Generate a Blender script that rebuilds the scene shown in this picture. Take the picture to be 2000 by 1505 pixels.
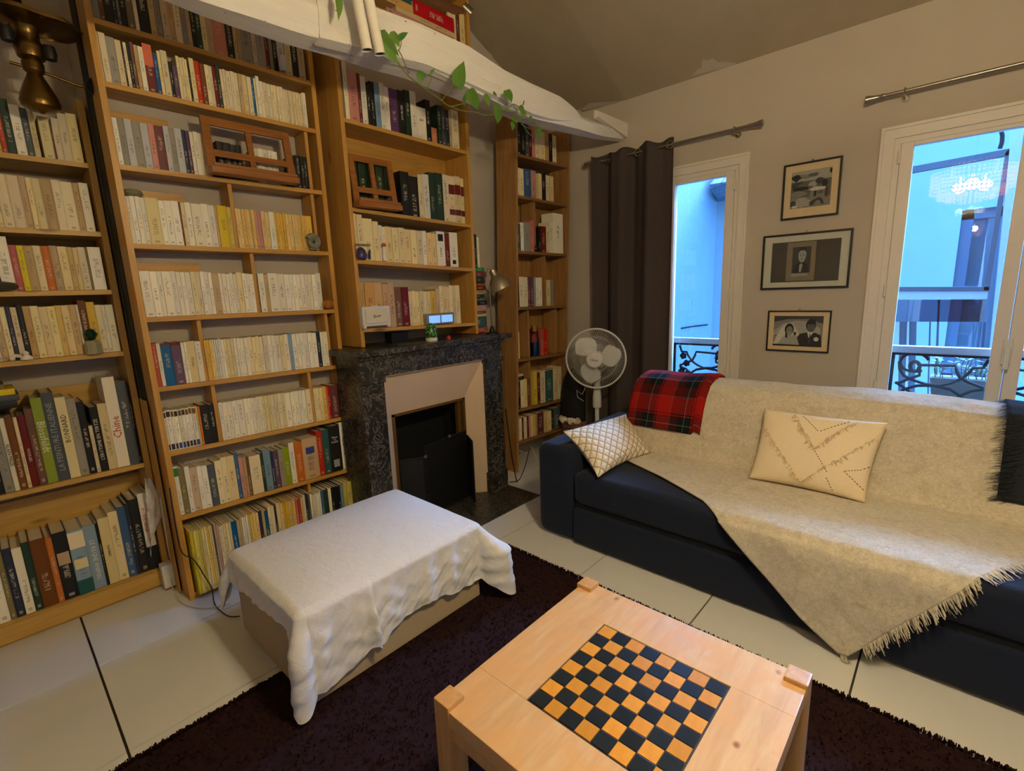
import bpy, bmesh, math, random, re
import numpy as np
from mathutils import Vector, Matrix, Quaternion
random.seed(7); rng = np.random.default_rng(5)
C = bpy.context.scene.collection
for o in list(bpy.data.objects): bpy.data.objects.remove(o)
sc = bpy.context.scene
# ------------------------------------------------------------------ camera, sky, main lights, exposure
FPX = 947.06; H = 1.5
RM = np.array([[0.671595, -0.740058, -0.035694], [0.163162, 0.100732, 0.981443], [0.722729, 0.664957, -0.1884]])
def at(px, py, axis, val):
    """world point seen at a photo pixel on the plane axis=val (metres)"""
    d = RM.T @ np.array([(px-1000)/FPX, -(py-752.5)/FPX, 1.0])
    o = (0, 0, H); t = (val-o[axis])/d[axis]
    return Vector((d[0]*t, d[1]*t, H+d[2]*t))
def xat(px, Y, z):
    k = (px-1000)/FPX
    return (k*(RM[2,1]*Y+RM[2,2]*(z-H))-(RM[0,1]*Y+RM[0,2]*(z-H)))/(RM[0,0]-k*RM[2,0])
cam = bpy.data.cameras.new('camera'); camo = bpy.data.objects.new('camera', cam); C.objects.link(camo)
cam.sensor_width = 36; cam.lens = 36*FPX/2000; cam.clip_start = .05
M = Matrix(((RM[0][0], RM[1][0], -RM[2][0]), (RM[0][1], RM[1][1], -RM[2][1]), (RM[0][2], RM[1][2], -RM[2][2])))
camo.matrix_world = Matrix.Translation((0, 0, H)) @ M.to_4x4()
sc.camera = camo
sc.view_settings.view_transform = 'Standard'; sc.view_settings.look = 'None'
sc.view_settings.gamma = 1; sc.view_settings.use_curve_mapping = False
sc.view_settings.exposure = 0.13
w = bpy.data.worlds.new('dusk_sky'); sc.world = w; w.use_nodes = True
bg = w.node_tree.nodes['Background']; bg.inputs[0].default_value = (.075, .34, 1, 1); bg.inputs[1].default_value = 34
sn = bpy.data.lights.new('added_sky_boost_sun', 'SUN'); sn.energy = 42.0; sn.angle = math.radians(38); sn.color = (.30, .52, 1)  # added blue sun lamp, boosts the sky light falling through the windows
so = bpy.data.objects.new('added_sky_boost_sun', sn); C.objects.link(so); so.location = (8, 0, 8)
so.rotation_euler = Vector((-.70, .13, -.70)).to_track_quat('-Z', 'Y').to_euler()
def point(name, loc, power, col, r):
    l = bpy.data.lights.new(name, 'POINT'); l.energy = power; l.color = col; l.shadow_soft_size = r
    o = bpy.data.objects.new(name, l); o.location = loc; C.objects.link(o); return o
LAMP = (1.0, 0.02, 2.33)
for dx, dy in ((.1, 0), (-.06, .09), (-.06, -.09)):
    point('chandelier_bulb_light', (LAMP[0]+dx, LAMP[1]+dy, LAMP[2]), 152/3, (1, .86, .56), .05)
# unseen warm point light without a fixture, behind the photographer
point('unseen_back_light', (-.9, -1.3, 2.5), 30, (1, .86, .56), .15)
# ------------------------------------------------------------------ materials
def lin(c):
    return tuple(((v/255)/12.92 if v/255 <= .04045 else ((v/255+.055)/1.055)**2.4) for v in c)+(1,)
class NT:
    def __init__(s, name):
        s.m = bpy.data.materials.new(name); s.m.use_nodes = True; s.t = s.m.node_tree
        s.b = s.t.nodes['Principled BSDF']; s.out = s.t.nodes['Material Output']
    def n(s, typ, ins=None, **kw):
        x = s.t.nodes.new(typ)
        for k, v in kw.items(): setattr(x, k, v)
        for k, v in (ins or {}).items():
            if isinstance(v, bpy.types.NodeSocket): s.t.links.new(v, x.inputs[k])
            else: x.inputs[k].default_value = v
        return x
    def l(s, a, b): s.t.links.new(a, b)
    def math(s, op, a, b=0.0, clamp=False):
        x = s.n('ShaderNodeMath', operation=op, use_clamp=clamp)
        for i, v in enumerate((a, b)):
            if isinstance(v, bpy.types.NodeSocket): s.l(v, x.inputs[i])
            else: x.inputs[i].default_value = v
        return x.outputs[0]
    def mix(s, f, a, b, bt='MIX'):
        x = s.n('ShaderNodeMix', data_type='RGBA', blend_type=bt)
        for i, v in ((0, f), (6, a), (7, b)):
            if isinstance(v, bpy.types.NodeSocket): s.l(v, x.inputs[i])
            else: x.inputs[i].default_value = v
        return x.outputs[2]
    def co(s, kind='Object'): return s.n('ShaderNodeTexCoord').outputs[kind]
    def map(s, vec, scale, loc=(0,0,0)): return s.n('ShaderNodeMapping', {0: vec, 1: loc, 3: scale}).outputs[0]
    def noise(s, vec, scale, detail=4, rough=.55, dist=0):
        return s.n('ShaderNodeTexNoise', {'Vector': vec, 'Scale': scale, 'Detail': detail, 'Roughness': rough, 'Distortion': dist}).outputs[0]
    def ramp(s, f, stops, interp='LINEAR'):
        x = s.n('ShaderNodeValToRGB', {0: f}); r = x.color_ramp; r.interpolation = interp
        while len(r.elements) < len(stops): r.elements.new(.5)
        for e, (p, c) in zip(r.elements, stops): e.position = p; e.color = c if len(c) == 4 else tuple(c)+(1,)
        return x.outputs[0]
    def bump(s, h, strength=.3, dist=.01):
        s.l(s.n('ShaderNodeBump', {'Height': h, 'Strength': strength, 'Distance': dist}).outputs[0], s.b.inputs['Normal'])
    def col(s, v):
        if isinstance(v, bpy.types.NodeSocket): s.l(v, s.b.inputs['Base Color'])
        else: s.b.inputs['Base Color'].default_value = v
    def rough(s, r, spec=.5, metal=0):
        s.b.inputs['Roughness'].default_value = r; s.b.inputs['Specular IOR Level'].default_value = spec; s.b.inputs['Metallic'].default_value = metal
def plain(name, rgb, rough=.6, metal=0, spec=.4, var=.06, scale=30, bump=0):
    m = NT(name); c = lin(rgb); v = m.co()
    n = m.noise(v, scale, 3)
    d = tuple(x*(1-var*2) for x in c[:3])+(1,)
    m.col(m.mix(n, d, tuple(min(1, x*(1+var)) for x in c[:3])+(1,))); m.rough(rough, spec, metal)
    if bump: m.bump(n, bump, .003)
    return m.m
def wood(name, base, dark, axis='z', scale=1.0, rough=.42, knots=True):
    m = NT(name); v = m.co()
    st = {'x': (.7, 9, 9), 'y': (9, .7, 9), 'z': (9, 9, .7)}[axis]
    rnd = m.n('ShaderNodeObjectInfo').outputs['Random']
    off = m.n('ShaderNodeVectorMath', {0: v, 1: m.n('ShaderNodeCombineXYZ', {0: m.math('MULTIPLY', rnd, 7), 1: m.math('MULTIPLY', rnd, 3), 2: rnd}).outputs[0]}, operation='ADD').outputs[0]
    g = m.noise(m.map(off, tuple(k*scale for k in st)), 4, 8, .6, .6)
    g2 = m.noise(m.map(off, tuple(k*scale*.4 for k in st)), 1.5, 3)
    c = m.mix(m.ramp(g, [(.32, (0,0,0)), (.68, (1,1,1))]), lin(dark), lin(base))
    c = m.mix(m.math('MULTIPLY', g2, .5), c, lin(tuple(x*.8 for x in dark)))
    if knots:
        k = m.n('ShaderNodeTexVoronoi', {'Vector': m.map(off, tuple(.35*k**.5*2 for k in st)), 'Scale': 2.2*scale}).outputs[0]
        kf = m.ramp(k, [(.03, (1,1,1)), (.07, (0,0,0))])
        c = m.mix(m.math('MULTIPLY', kf, .75), c, lin((95, 50, 20)))
    m.col(c); m.rough(rough, .4); m.bump(g, .08, .002)
    return m.m
MT = {}
MT['pine'] = wood('honey_pine', (214, 164, 78), (184, 130, 54), 'z')
MT['pine_x'] = wood('honey_pine_shelf', (212, 162, 76), (180, 128, 52), 'x')
MT['pine_light'] = wood('light_yellow_pine', (212, 172, 90), (190, 142, 62), 'z')
MT['pine_light_x'] = wood('light_yellow_pine_shelf', (212, 172, 90), (188, 142, 62), 'x')
MT['corner_wood'] = wood('brown_pine', (182, 136, 78), (148, 102, 52), 'z')
MT['corner_wood_x'] = wood('brown_pine_shelf', (150, 108, 62), (122, 84, 44), 'x')
MT['stand'] = wood('red_brown_wood', (172, 112, 50), (138, 82, 32), 'x', 1, .35, False)
def patchy(name, base, dark, spots, rough=.45):
    m = NT(name); v = m.co()
    g = m.noise(m.map(v, (2, 14, 14)), 2.2, 8, .62, .5)
    p = m.n('ShaderNodeTexVoronoi', {'Vector': m.map(v, (4.2, 9, 4.2)), 'Scale': 1.0}); 
    c = m.mix(m.ramp(g, [(.3, (0,0,0)), (.7, (1,1,1))]), lin(dark), lin(base))
    c = m.mix(m.ramp(m.noise(v, 6, 4, .6, 1.5), [(.42, (0,0,0)), (.62, (.8,.8,.8))]), c, lin((204, 154, 96)))
    kn = m.n('ShaderNodeTexVoronoi', {'Vector': m.map(v, (5, 7, 5)), 'Scale': 1.1}).outputs[0]
    c = m.mix(m.ramp(m.math('ADD', kn, m.math('MULTIPLY', m.noise(v, 40, 2), .05)), [(.075, (1,1,1)), (.12, (0,0,0))]), c, lin(spots))
    m.col(c); m.rough(rough, .4); return m.m
MT['birch'] = patchy('pale_birch_top', (208, 172, 124), (188, 146, 98), (140, 76, 34), .34)
MT['birch_leg'] = wood('pale_birch_leg', (212, 166, 108), (190, 138, 78), 'z', 1, .4, False)
MT['wall'] = plain('painted_plaster', (182, 170, 152), .85, 0, .2, .04, 2.2)
def ceil_m():
    m = NT('brown_taupe_ceiling'); v = m.co(); n = m.noise(v, 1.6, 5)
    m.col(m.mix(n, lin((150, 134, 108)), lin((174, 157, 130)))); m.rough(.8, .2); m.bump(m.noise(v, 60), .1); return m.m
MT['ceiling'] = ceil_m()
def beam_m():
    m = NT('white_limed_beam'); v = m.co()
    n = m.noise(m.map(v, (1.2, 8, 8)), 3, 8, .7, .4); sp = m.noise(v, 38, 2)
    c = m.mix(n, lin((214, 206, 188)), lin((232, 226, 212)))
    c = m.mix(m.ramp(sp, [(.24, (1,1,1)), (.27, (0,0,0))]), c, lin((70, 60, 50)))
    m.col(c); m.rough(.8, .25); m.bump(n, .7, .02); return m.m
MT['beam'] = beam_m()
def marble(name, a, b, vein, sc_=7):
    m = NT(name); v = m.co()
    n = m.noise(v, sc_, 8, .65, 1.6)
    c = m.mix(m.noise(v, 3, 5), lin(a), lin(b))
    vn = m.ramp(n, [(.49, (0,0,0)), (.505, (1,1,1)), (.52, (0,0,0))])
    sp = m.ramp(m.noise(v, 34, 4, .7, 1), [(.62, (0,0,0)), (.7, (1,1,1))])
    c = m.mix(m.math('MULTIPLY', vn, .85), c, lin(vein)); c = m.mix(m.math('MULTIPLY', sp, .3), c, lin(vein))
    m.col(c); m.rough(.3, .5); return m.m
MT['marble'] = marble('dark_grey_veined_marble', (19, 18, 17), (35, 33, 30), (160, 150, 130), 13)
MT['plaster_pink'] = plain('pink_beige_plaster', (204, 178, 146), .8, 0, .2, .05, 5)
MT['black_iron'] = plain('black_iron', (26, 25, 24), .5, .3, .5, .2, 20)
MT['soot'] = plain('sooty_black', (10, 10, 9), .9)
MT['brass_frame'] = plain('old_brass_frame', (110, 78, 36), .45, .4)
MT['tile'] = plain('glossy_white_tile', (206, 202, 194), .18, 0, .5, .03, 3)
MT['grout'] = plain('dark_grout', (60, 54, 48), .9)
MT['rug'] = plain('dark_brown_wool', (42, 23, 24), .95, 0, .1, .35, 60)
MT['navy'] = plain('navy_sofa_cotton', (27, 32, 46), .9, 0, .15, .1, 200, .3)
MT['navy'].node_tree.nodes['Principled BSDF'].inputs['Sheen Weight'].default_value = .08
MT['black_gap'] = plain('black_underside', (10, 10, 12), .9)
def felt():
    m = NT('beige_wool_felt'); v = m.co()
    n = m.noise(v, 55, 6, .75, 1.2); n2 = m.noise(v, 16, 5, .7, .6)
    c = m.mix(m.ramp(n, [(.3, (0,0,0)), (.7, (1,1,1))]), lin((176, 163, 138)), lin((216, 204, 178)))
    c = m.mix(m.math('MULTIPLY', m.ramp(n2, [(.5, (0,0,0)), (.72, (1,1,1))]), .45), c, lin((150, 136, 112)))
    m.col(c); m.rough(.95, .15); m.b.inputs['Sheen Weight'].default_value = .25; m.bump(n, .6, .006); return m.m
MT['felt'] = felt()
def cloth(name, rgb, bump=.25, sc_=14):
    m = NT(name); v = m.co(); n = m.noise(v, sc_, 7, .6, .8); k = lin(rgb)
    m.col(m.mix(n, tuple(x*.93 for x in k[:3])+(1,), k)); m.rough(.85, .15); m.bump(n, bump, .02); return m.m
MT['sheet'] = cloth('white_cotton_sheet', (216, 211, 203), .35, 16)
MT['ottoman'] = cloth('beige_suede', (176, 154, 118), .1, 30)
MT['cush_cotton'] = cloth('natural_cotton', (226, 206, 170), .25, 90)
MT['fringe'] = plain('cream_fringe', (212, 188, 146), .9, 0, .1)
MT['stitch'] = plain('black_stitching', (40, 34, 28), .9)
MT['curtain'] = cloth('dark_taupe_curtain', (72, 62, 58), .1, 60)
MT['steel'] = plain('brushed_steel', (150, 142, 128), .3, .9, .5, .05)
MT['chrome'] = plain('worn_chrome', (170, 165, 155), .2, 1)
MT['alu'] = plain('satin_aluminium', (168, 158, 140), .35, .85)
MT['brass'] = plain('aged_brass', (118, 92, 48), .32, .95, .5, .2, 12)
MT['white_plastic'] = plain('white_plastic', (206, 202, 192), .4)
MT['pvc'] = plain('white_window_frame', (214, 204, 188), .45, 0, .4, .02)
MT['black_paint'] = plain('black_frame_paint', (16, 13, 10), .4)
MT['mat_cream'] = plain('cream_mount_board', (208, 186, 146), .8)
MT['mat_white'] = plain('pale_mount_board', (206, 196, 172), .8)
MT['iron_rail'] = plain('wrought_iron', (9, 10, 15), .85, 0, .15)
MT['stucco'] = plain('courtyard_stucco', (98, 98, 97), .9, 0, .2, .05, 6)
MT['trough'] = plain('grey_plastic_trough', (84, 78, 72), .7)
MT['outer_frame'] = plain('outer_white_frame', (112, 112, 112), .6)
MT['dark_out'] = plain('dark_outside_frame', (36, 38, 46), .5)
MT['zinc'] = plain('zinc_roof', (54, 58, 66), .5)
MT['cable'] = plain('black_cable', (24, 22, 20), .5)
MT['cable_w'] = plain('white_cable', (196, 190, 176), .5)
MT['card'] = plain('brown_card', (176, 128, 74), .8)
MT['paper'] = plain('white_paper', (222, 212, 192), .75)
MT['plastic_bag'] = cloth('white_plastic_bag', (214, 206, 196), .6, 30)
MT['bag_black'] = plain('black_fabric_bag', (18, 17, 17), .8)
MT['bag_brown'] = plain('brown_wicker', (120, 78, 44), .8, 0, .3, .3, 60)
def leaf_m():
    m = NT('pothos_leaf'); v = m.co('Generated'); n = m.noise(v, 3, 4)
    rnd = m.n('ShaderNodeObjectInfo').outputs['Random']
    c = m.mix(n, lin((52, 92, 26)), lin((86, 126, 40))); c = m.mix(m.math('MULTIPLY', rnd, .5), c, lin((112, 138, 62)))
    m.col(c); m.rough(.35, .5); return m.m
MT['leaf'] = leaf_m(); MT['stem'] = plain('green_stem', (96, 108, 52), .6)
MT['leaf_out'] = plain('outdoor_leaf', (26, 70, 12), .6)
def glass_m(name, tint=(1, 1, 1, 1), ior=1.5):
    m = NT(name); t = m.t; t.nodes.remove(m.b)
    tr = m.n('ShaderNodeBsdfTransparent', {0: tint}); gl = m.n('ShaderNodeBsdfGlossy', {0: (1,1,1,1), 'Roughness': .0})
    mx = m.n('ShaderNodeMixShader', {0: m.n('ShaderNodeFresnel', {0: ior}).outputs[0], 1: tr.outputs[0], 2: gl.outputs[0]})
    m.l(mx.outputs[0], m.out.inputs[0]); return m.m
MT['glass'] = glass_m('window_glass', (.96, .98, 1, 1), 1.55)
MT['glass_pic'] = glass_m('picture_glass', (1, 1, 1, 1), 1.35)
MT['glass_grey'] = glass_m('grey_panel_glass', (.35, .38, .45, 1), 1.5)
def emit(name, col, s):
    m = NT(name); m.b.inputs['Emission Color'].default_value = col; m.b.inputs['Emission Strength'].default_value = s; m.col(col); return m.m
MT['lcd'] = emit('lit_display', lin((120, 170, 235)), .9)
MT['bulb'] = emit('lit_bulb', (1, .8, .5, 1), 9)
MT['glass_faint'] = glass_m('thin_bay_glass', (.97, .98, 1, 1), 1.08)
def crystal():
    m = NT('crystal_glass'); m.t.nodes.remove(m.b)
    a = m.n('ShaderNodeBsdfDiffuse', {0: (1, .62, .22, 1)}); b = m.n('ShaderNodeBsdfTranslucent', {0: (1, .62, .22, 1)})
    m.l(m.n('ShaderNodeMixShader', {0: .6, 1: a.outputs[0], 2: b.outputs[0]}).outputs[0], m.out.inputs[0]); return m.m
MT['crystal'] = crystal()
# plaid: stripes from two UV directions
def plaid():
    m = NT('red_black_tartan'); uv = m.n('ShaderNodeUVMap').outputs[0]
    s = m.n('ShaderNodeSeparateXYZ', {0: uv})
    def bands(sock):
        f = m.math('FRACT', sock)
        return m.ramp(f, [(0, lin((150, 24, 18))), (.2, lin((40, 14, 14))), (.23, lin((150, 24, 18))), (.26, lin((40, 14, 14))), (.29, lin((26, 26, 26))), (.44, lin((88, 110, 100))), (.46, lin((20, 24, 24))), (.62, lin((74, 16, 16))), (.82, lin((150, 24, 18))), (.84, lin((60, 70, 66))), (.86, lin((150, 24, 18)))], 'CONSTANT')
    m.col(m.mix(.5, bands(s.outputs[0]), bands(s.outputs[1]))); m.rough(.9, .1)
    m.bump(m.noise(m.co(), 120), .3, .003); return m.m
MT['plaid'] = plaid()
def dark_throw():
    m = NT('black_throw_with_hexagons'); uv = m.n('ShaderNodeUVMap').outputs[0]
    v = m.n('ShaderNodeTexVoronoi', {'Vector': uv, 'Scale': 3.2, 'Randomness': .0}, feature='F1').outputs[0]
    v2 = m.n('ShaderNodeTexVoronoi', {'Vector': uv, 'Scale': 12, 'Randomness': .3}).outputs[0]
    a = m.ramp(v, [(.0, (0,0,0)), (.28, (1,1,1)), (.42, (0,0,0)), (.5, (0,0,0))], 'CONSTANT')
    b = m.ramp(v2, [(.0, (0,0,0)), (.28, (1,1,1))], 'CONSTANT')
    s = m.n('ShaderNodeSeparateXYZ', {0: uv}).outputs[0]
    f = m.math('MULTIPLY', m.math('MULTIPLY', a, b), m.math('GREATER_THAN', s, .16))
    n = m.noise(m.co(), 120, 4)
    m.col(m.mix(f, m.mix(n, lin((22, 24, 26)), lin((50, 52, 54))), lin((168, 160, 146)))); m.rough(.95, .1); m.bump(n, .6, .004); return m.m
MT['dark_throw'] = dark_throw()
def lattice():
    m = NT('cream_woven_lattice'); uv = m.n('ShaderNodeUVMap').outputs[0]
    s = m.n('ShaderNodeSeparateXYZ', {0: uv}); a = m.math('ADD', s.outputs[0], s.outputs[1]); b = m.math('SUBTRACT', s.outputs[0], s.outputs[1])
    def ln(k): return m.math('ABSOLUTE', m.math('SUBTRACT', m.math('FRACT', m.math('MULTIPLY', k, 4.6)), .5))
    h = m.math('MAXIMUM', ln(a), ln(b)); f = m.ramp(h, [(.38, (0,0,0)), (.46, (1,1,1))])
    m.col(m.mix(f, lin((226, 214, 190)), lin((176, 148, 106)))); m.rough(.9, .1)
    m.bump(m.math('SUBTRACT', 1, h), .8, .02); return m.m
MT['lattice'] = lattice()
# book colours: code -> (rgb, word)
PAL = {'w': ((230,222,196),'white'), 'c': ((224,206,158),'cream'), 't': ((190,162,116),'tan'), 'd': ((222,186,104),'pale yellow'), 'y': ((214,186,18),'bright yellow'),
 'Y': ((206,190,84),'yellow'), 'r': ((190,48,32),'red'), 'o': ((196,104,42),'orange'), 'b': ((40,90,132),'blue'), 'n': ((42,48,66),'navy'), 'k': ((26,24,22),'black'),
 'g': ((64,122,74),'green'), 'G': ((30,56,38),'dark green'), 'e': ((146,140,124),'grey'), 's': ((184,184,180),'silver grey'), 'm': ((104,32,30),'maroon'), 'p': ((92,62,92),'purple'),
 'q': ((196,138,126),'pink'), 'u': ((112,68,34),'brown'), 'l': ((122,150,168),'light blue'), 'v': ((124,112,66),'olive'), 'L': ((136,156,30),'lime green'), 'x': ((44,88,84),'teal'), 'S': ((74,80,84),'slate grey'), 'K': ((200,162,104),'kraft brown')}
def book_mat(code, ink_=.45):
    rgb, wd = PAL[code]; m = NT(wd.replace(' ', '_')+('_book_cover' if ink_ else '_plain_cover')); s = m.n('ShaderNodeSeparateXYZ', {0: m.n('ShaderNodeAttribute', attribute_name='gen').outputs['Vector']})
    rnd = m.math('FRACT', m.math('ADD', m.n('ShaderNodeObjectInfo').outputs['Random'], m.n('ShaderNodeAttribute', attribute_name='rnd').outputs['Fac']))
    base = m.n('ShaderNodeHueSaturation', {'Hue': m.math('ADD', .49, m.math('MULTIPLY', rnd, .02)), 'Saturation': m.math('ADD', .8, m.math('MULTIPLY', m.math('FRACT', m.math('MULTIPLY', rnd, 17)), .4)), 'Value': m.math('ADD', .82, m.math('MULTIPLY', m.math('FRACT', m.math('MULTIPLY', rnd, 31)), .25)), 'Color': lin(rgb)}).outputs[0]
    # printed title line along the spine
    seed = m.math('MULTIPLY', rnd, 50)
    nv = m.n('ShaderNodeCombineXYZ', {0: m.math('MULTIPLY', s.outputs[0], 2.5), 1: seed, 2: m.math('MULTIPLY', s.outputs[2], 42)}).outputs[0]
    t = m.math('GREATER_THAN', m.noise(nv, 1, 1), .5)
    ax = m.math('LESS_THAN', m.math('ABSOLUTE', m.math('SUBTRACT', s.outputs[0], .5)), .2)
    lo = m.math('ADD', .16, m.math('MULTIPLY', m.math('FRACT', m.math('MULTIPLY', rnd, 7)), .3)); hi = m.math('ADD', lo, m.math('ADD', .25, m.math('MULTIPLY', m.math('FRACT', m.math('MULTIPLY', rnd, 13)), .25)))
    zr = m.math('MULTIPLY', m.math('GREATER_THAN', s.outputs[2], lo), m.math('LESS_THAN', s.outputs[2], hi))
    dot = m.math('MULTIPLY', m.math('LESS_THAN', m.math('ABSOLUTE', m.math('SUBTRACT', s.outputs[2], .06)), .022), m.math('GREATER_THAN', m.math('FRACT', m.math('MULTIPLY', rnd, 5)), .35))
    f = m.math('MULTIPLY', m.math('MULTIPLY', m.math('MAXIMUM', m.math('MULTIPLY', t, zr), dot), ax), m.math('LESS_THAN', s.outputs[1], .05))
    lum = sum(rgb)/3
    ink = lin((74, 58, 46)) if lum > 120 else lin((200, 188, 160))
    m.col(m.mix(m.math('MULTIPLY', f, ink_), base, ink)); m.rough(.5, .35); return m.m
BM = {k: book_mat(k) for k in PAL}; BMP = {k: book_mat(k, 0) for k in PAL}
MT['pages'] = plain('page_block', (214, 198, 164), .9, 0, .1, .2, 120)
# ------------------------------------------------------------------ mesh helpers
def tag(o, label=None, cat=None, group=None, kind=None):
    if label: o['label'] = label
    if cat: o['category'] = cat
    if group: o['group'] = group
    if kind: o['kind'] = kind
    return o
def wloc(o):
    v = Vector((0, 0, 0))
    while o: v = v+o.location; o = o.parent
    return v
def link(name, me, mat, parent=None, smooth=False, origin=None):
    o = bpy.data.objects.new(name, me); C.objects.link(o)
    if mat is not None:
        for m_ in (mat if isinstance(mat, (list, tuple)) else [mat]): me.materials.append(m_)
    if len(me.vertices):
        n = len(me.vertices); a = np.empty(n*3); me.vertices.foreach_get('co', a); a = a.reshape(-1, 3)
        if origin is None: origin = wloc(parent) if parent else Vector(((a[:,0].min()+a[:,0].max())/2, (a[:,1].min()+a[:,1].max())/2, a[:,2].min()))
        a -= np.array(origin); me.vertices.foreach_set('co', a.ravel())
    if parent: o.parent = parent; o.location = Vector(origin)-wloc(parent)
    else: o.location = origin
    if smooth: me.polygons.foreach_set('use_smooth', [True]*len(me.polygons))
    me.update(); return o
def pyd(name, V, F, mat, parent=None, smooth=False, uv=None):
    me = bpy.data.meshes.new(name); me.from_pydata([tuple(v) for v in V], [], F)
    if uv is not None:
        l = me.uv_layers.new(); idx = np.empty(len(me.loops), dtype=int); me.loops.foreach_get('vertex_index', idx)
        l.data.foreach_set('uv', np.array(uv, dtype=float)[idx].ravel())
    return link(name, me, mat, parent, smooth)
def thing(name, label, cat, loc, group=None):
    o = bpy.data.objects.new(name, None); C.objects.link(o); o.location = loc; o.empty_display_size = .05
    return tag(o, label, cat, group)
class MB:
    def __init__(s): s.v = []; s.f = []
    def quad8(s, P):
        b = len(s.v); s.v += [tuple(p) for p in P]
        s.f += [(b, b+3, b+2, b+1), (b+4, b+5, b+6, b+7), (b, b+1, b+5, b+4), (b+1, b+2, b+6, b+5), (b+2, b+3, b+7, b+6), (b+3, b, b+4, b+7)]; return s
    def box(s, x0, x1, y0, y1, z0, z1):
        return s.quad8([(x0,y0,z0),(x1,y0,z0),(x1,y1,z0),(x0,y1,z0),(x0,y0,z1),(x1,y0,z1),(x1,y1,z1),(x0,y1,z1)])
    def ring_stack(s, rings, cap0=True, cap1=True):
        n = len(rings[0]); b = len(s.v)
        for r in rings: s.v += [tuple(p) for p in r]
        for k in range(len(rings)-1):
            for i in range(n):
                j = (i+1) % n; s.f.append((b+k*n+i, b+k*n+j, b+(k+1)*n+j, b+(k+1)*n+i))
        if cap0: s.f.append(tuple(b+i for i in range(n))[::-1])
        if cap1: s.f.append(tuple(b+(len(rings)-1)*n+i for i in range(n)))
        return s
    def lathe(s, prof, o=(0,0,0), ax=(0,0,1), n=24, cap=True):
        ax = Vector(ax).normalized(); a = ax.orthogonal().normalized(); b = ax.cross(a); o = Vector(o)
        R = [[o+ax*h+(a*math.cos(t)+b*math.sin(t))*max(r, 1e-4) for t in [2*math.pi*i/n for i in range(n)]] for r, h in prof]
        return s.ring_stack(R, cap, cap)
    def cyl(s, p0, p1, r0, r1=None, n=12):
        p0 = Vector(p0); p1 = Vector(p1); d = p1-p0
        return s.lathe([(r0, 0), (r0 if r1 is None else r1, d.length)], p0, d, n)
    def tube(s, pts, r, n=8, closed=False):
        pts = [Vector(p) for p in pts]; R = []; m = len(pts); prev = None
        for i, p in enumerate(pts):
            a = pts[(i-1) % m] if (closed or i) else pts[0]; c = pts[(i+1) % m] if (closed or i < m-1) else pts[-1]
            d = (c-a).normalized()
            if prev is None: u = d.orthogonal().normalized()
            else: u = (prev-d*prev.dot(d)).normalized()
            prev = u; v = d.cross(u); rr = r[i] if isinstance(r, (list, tuple)) else r
            R.append([p+(u*math.cos(2*math.pi*k/n)+v*math.sin(2*math.pi*k/n))*rr for k in range(n)])
        if closed: R.append(R[0]); return s.ring_stack(R, False, False)
        return s.ring_stack(R)
    def build(s, name, mat, parent=None, smooth=False, bevel=0):
        me = bpy.data.meshes.new(name); me.from_pydata(s.v, [], s.f)
        if bevel:
            bm = bmesh.new(); bm.from_mesh(me); bmesh.ops.bevel(bm, geom=bm.edges[:], offset=bevel, segments=2, affect='EDGES', profile=.7); bm.to_mesh(me); bm.free()
        o = link(name, me, mat, parent)
        if smooth:
            me.polygons.foreach_set('use_smooth', [True]*len(me.polygons))
            try: me.set_sharp_from_angle(angle=math.radians(40))
            except Exception: pass
        return o
def box(name, x0, x1, y0, y1, z0, z1, mat, parent=None, bevel=0): return MB().box(x0, x1, y0, y1, z0, z1).build(name, mat, parent, bevel=bevel)
def grid(name, fn, nu, nv, mat, parent=None, uvs=None, thick=0, smooth=True):
    V = [fn(i/nu, j/nv) for j in range(nv+1) for i in range(nu+1)]
    UV = [(i/nu*(uvs or (1,1))[0], j/nv*(uvs or (1,1))[1]) for j in range(nv+1) for i in range(nu+1)]
    F = [(j*(nu+1)+i, j*(nu+1)+i+1, (j+1)*(nu+1)+i+1, (j+1)*(nu+1)+i) for j in range(nv) for i in range(nu)]
    o = pyd(name, V, F, mat, parent, smooth, UV)
    if thick: md = o.modifiers.new('thickness', 'SOLIDIFY'); md.thickness = thick; md.offset = -1
    return o
def text(s, size, pos, right, up, mat, parent, name='lettering', depth=.0008, squash=1):
    cu = bpy.data.curves.new(name, 'FONT'); cu.body = s; cu.size = size; cu.extrude = depth/2; cu.align_x = 'CENTER'; cu.align_y = 'CENTER'; cu.resolution_u = 2
    t = bpy.data.objects.new(name, cu); me = bpy.data.meshes.new_from_object(t); bpy.data.objects.remove(t)
    r = Vector(right).normalized(); u = Vector(up).normalized(); n = r.cross(u)
    Mx = Matrix((r*squash, u, n)).transposed().to_4x4(); Mx.translation = Vector(pos)
    me.transform(Mx); me.name = name
    return link(name, me, mat, parent)
def pl(x, pts):
    return float(np.interp(x, [p[0] for p in pts], [p[1] for p in pts]))
def nz(*a): # smooth pseudo noise
    x, y = a[0], a[1]; return (math.sin(x*1.7+math.sin(y*2.3))+math.sin(y*1.9+1.3*math.sin(x*1.1+2))+.5*math.sin(x*3.7+y*4.1))/2.5

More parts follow.
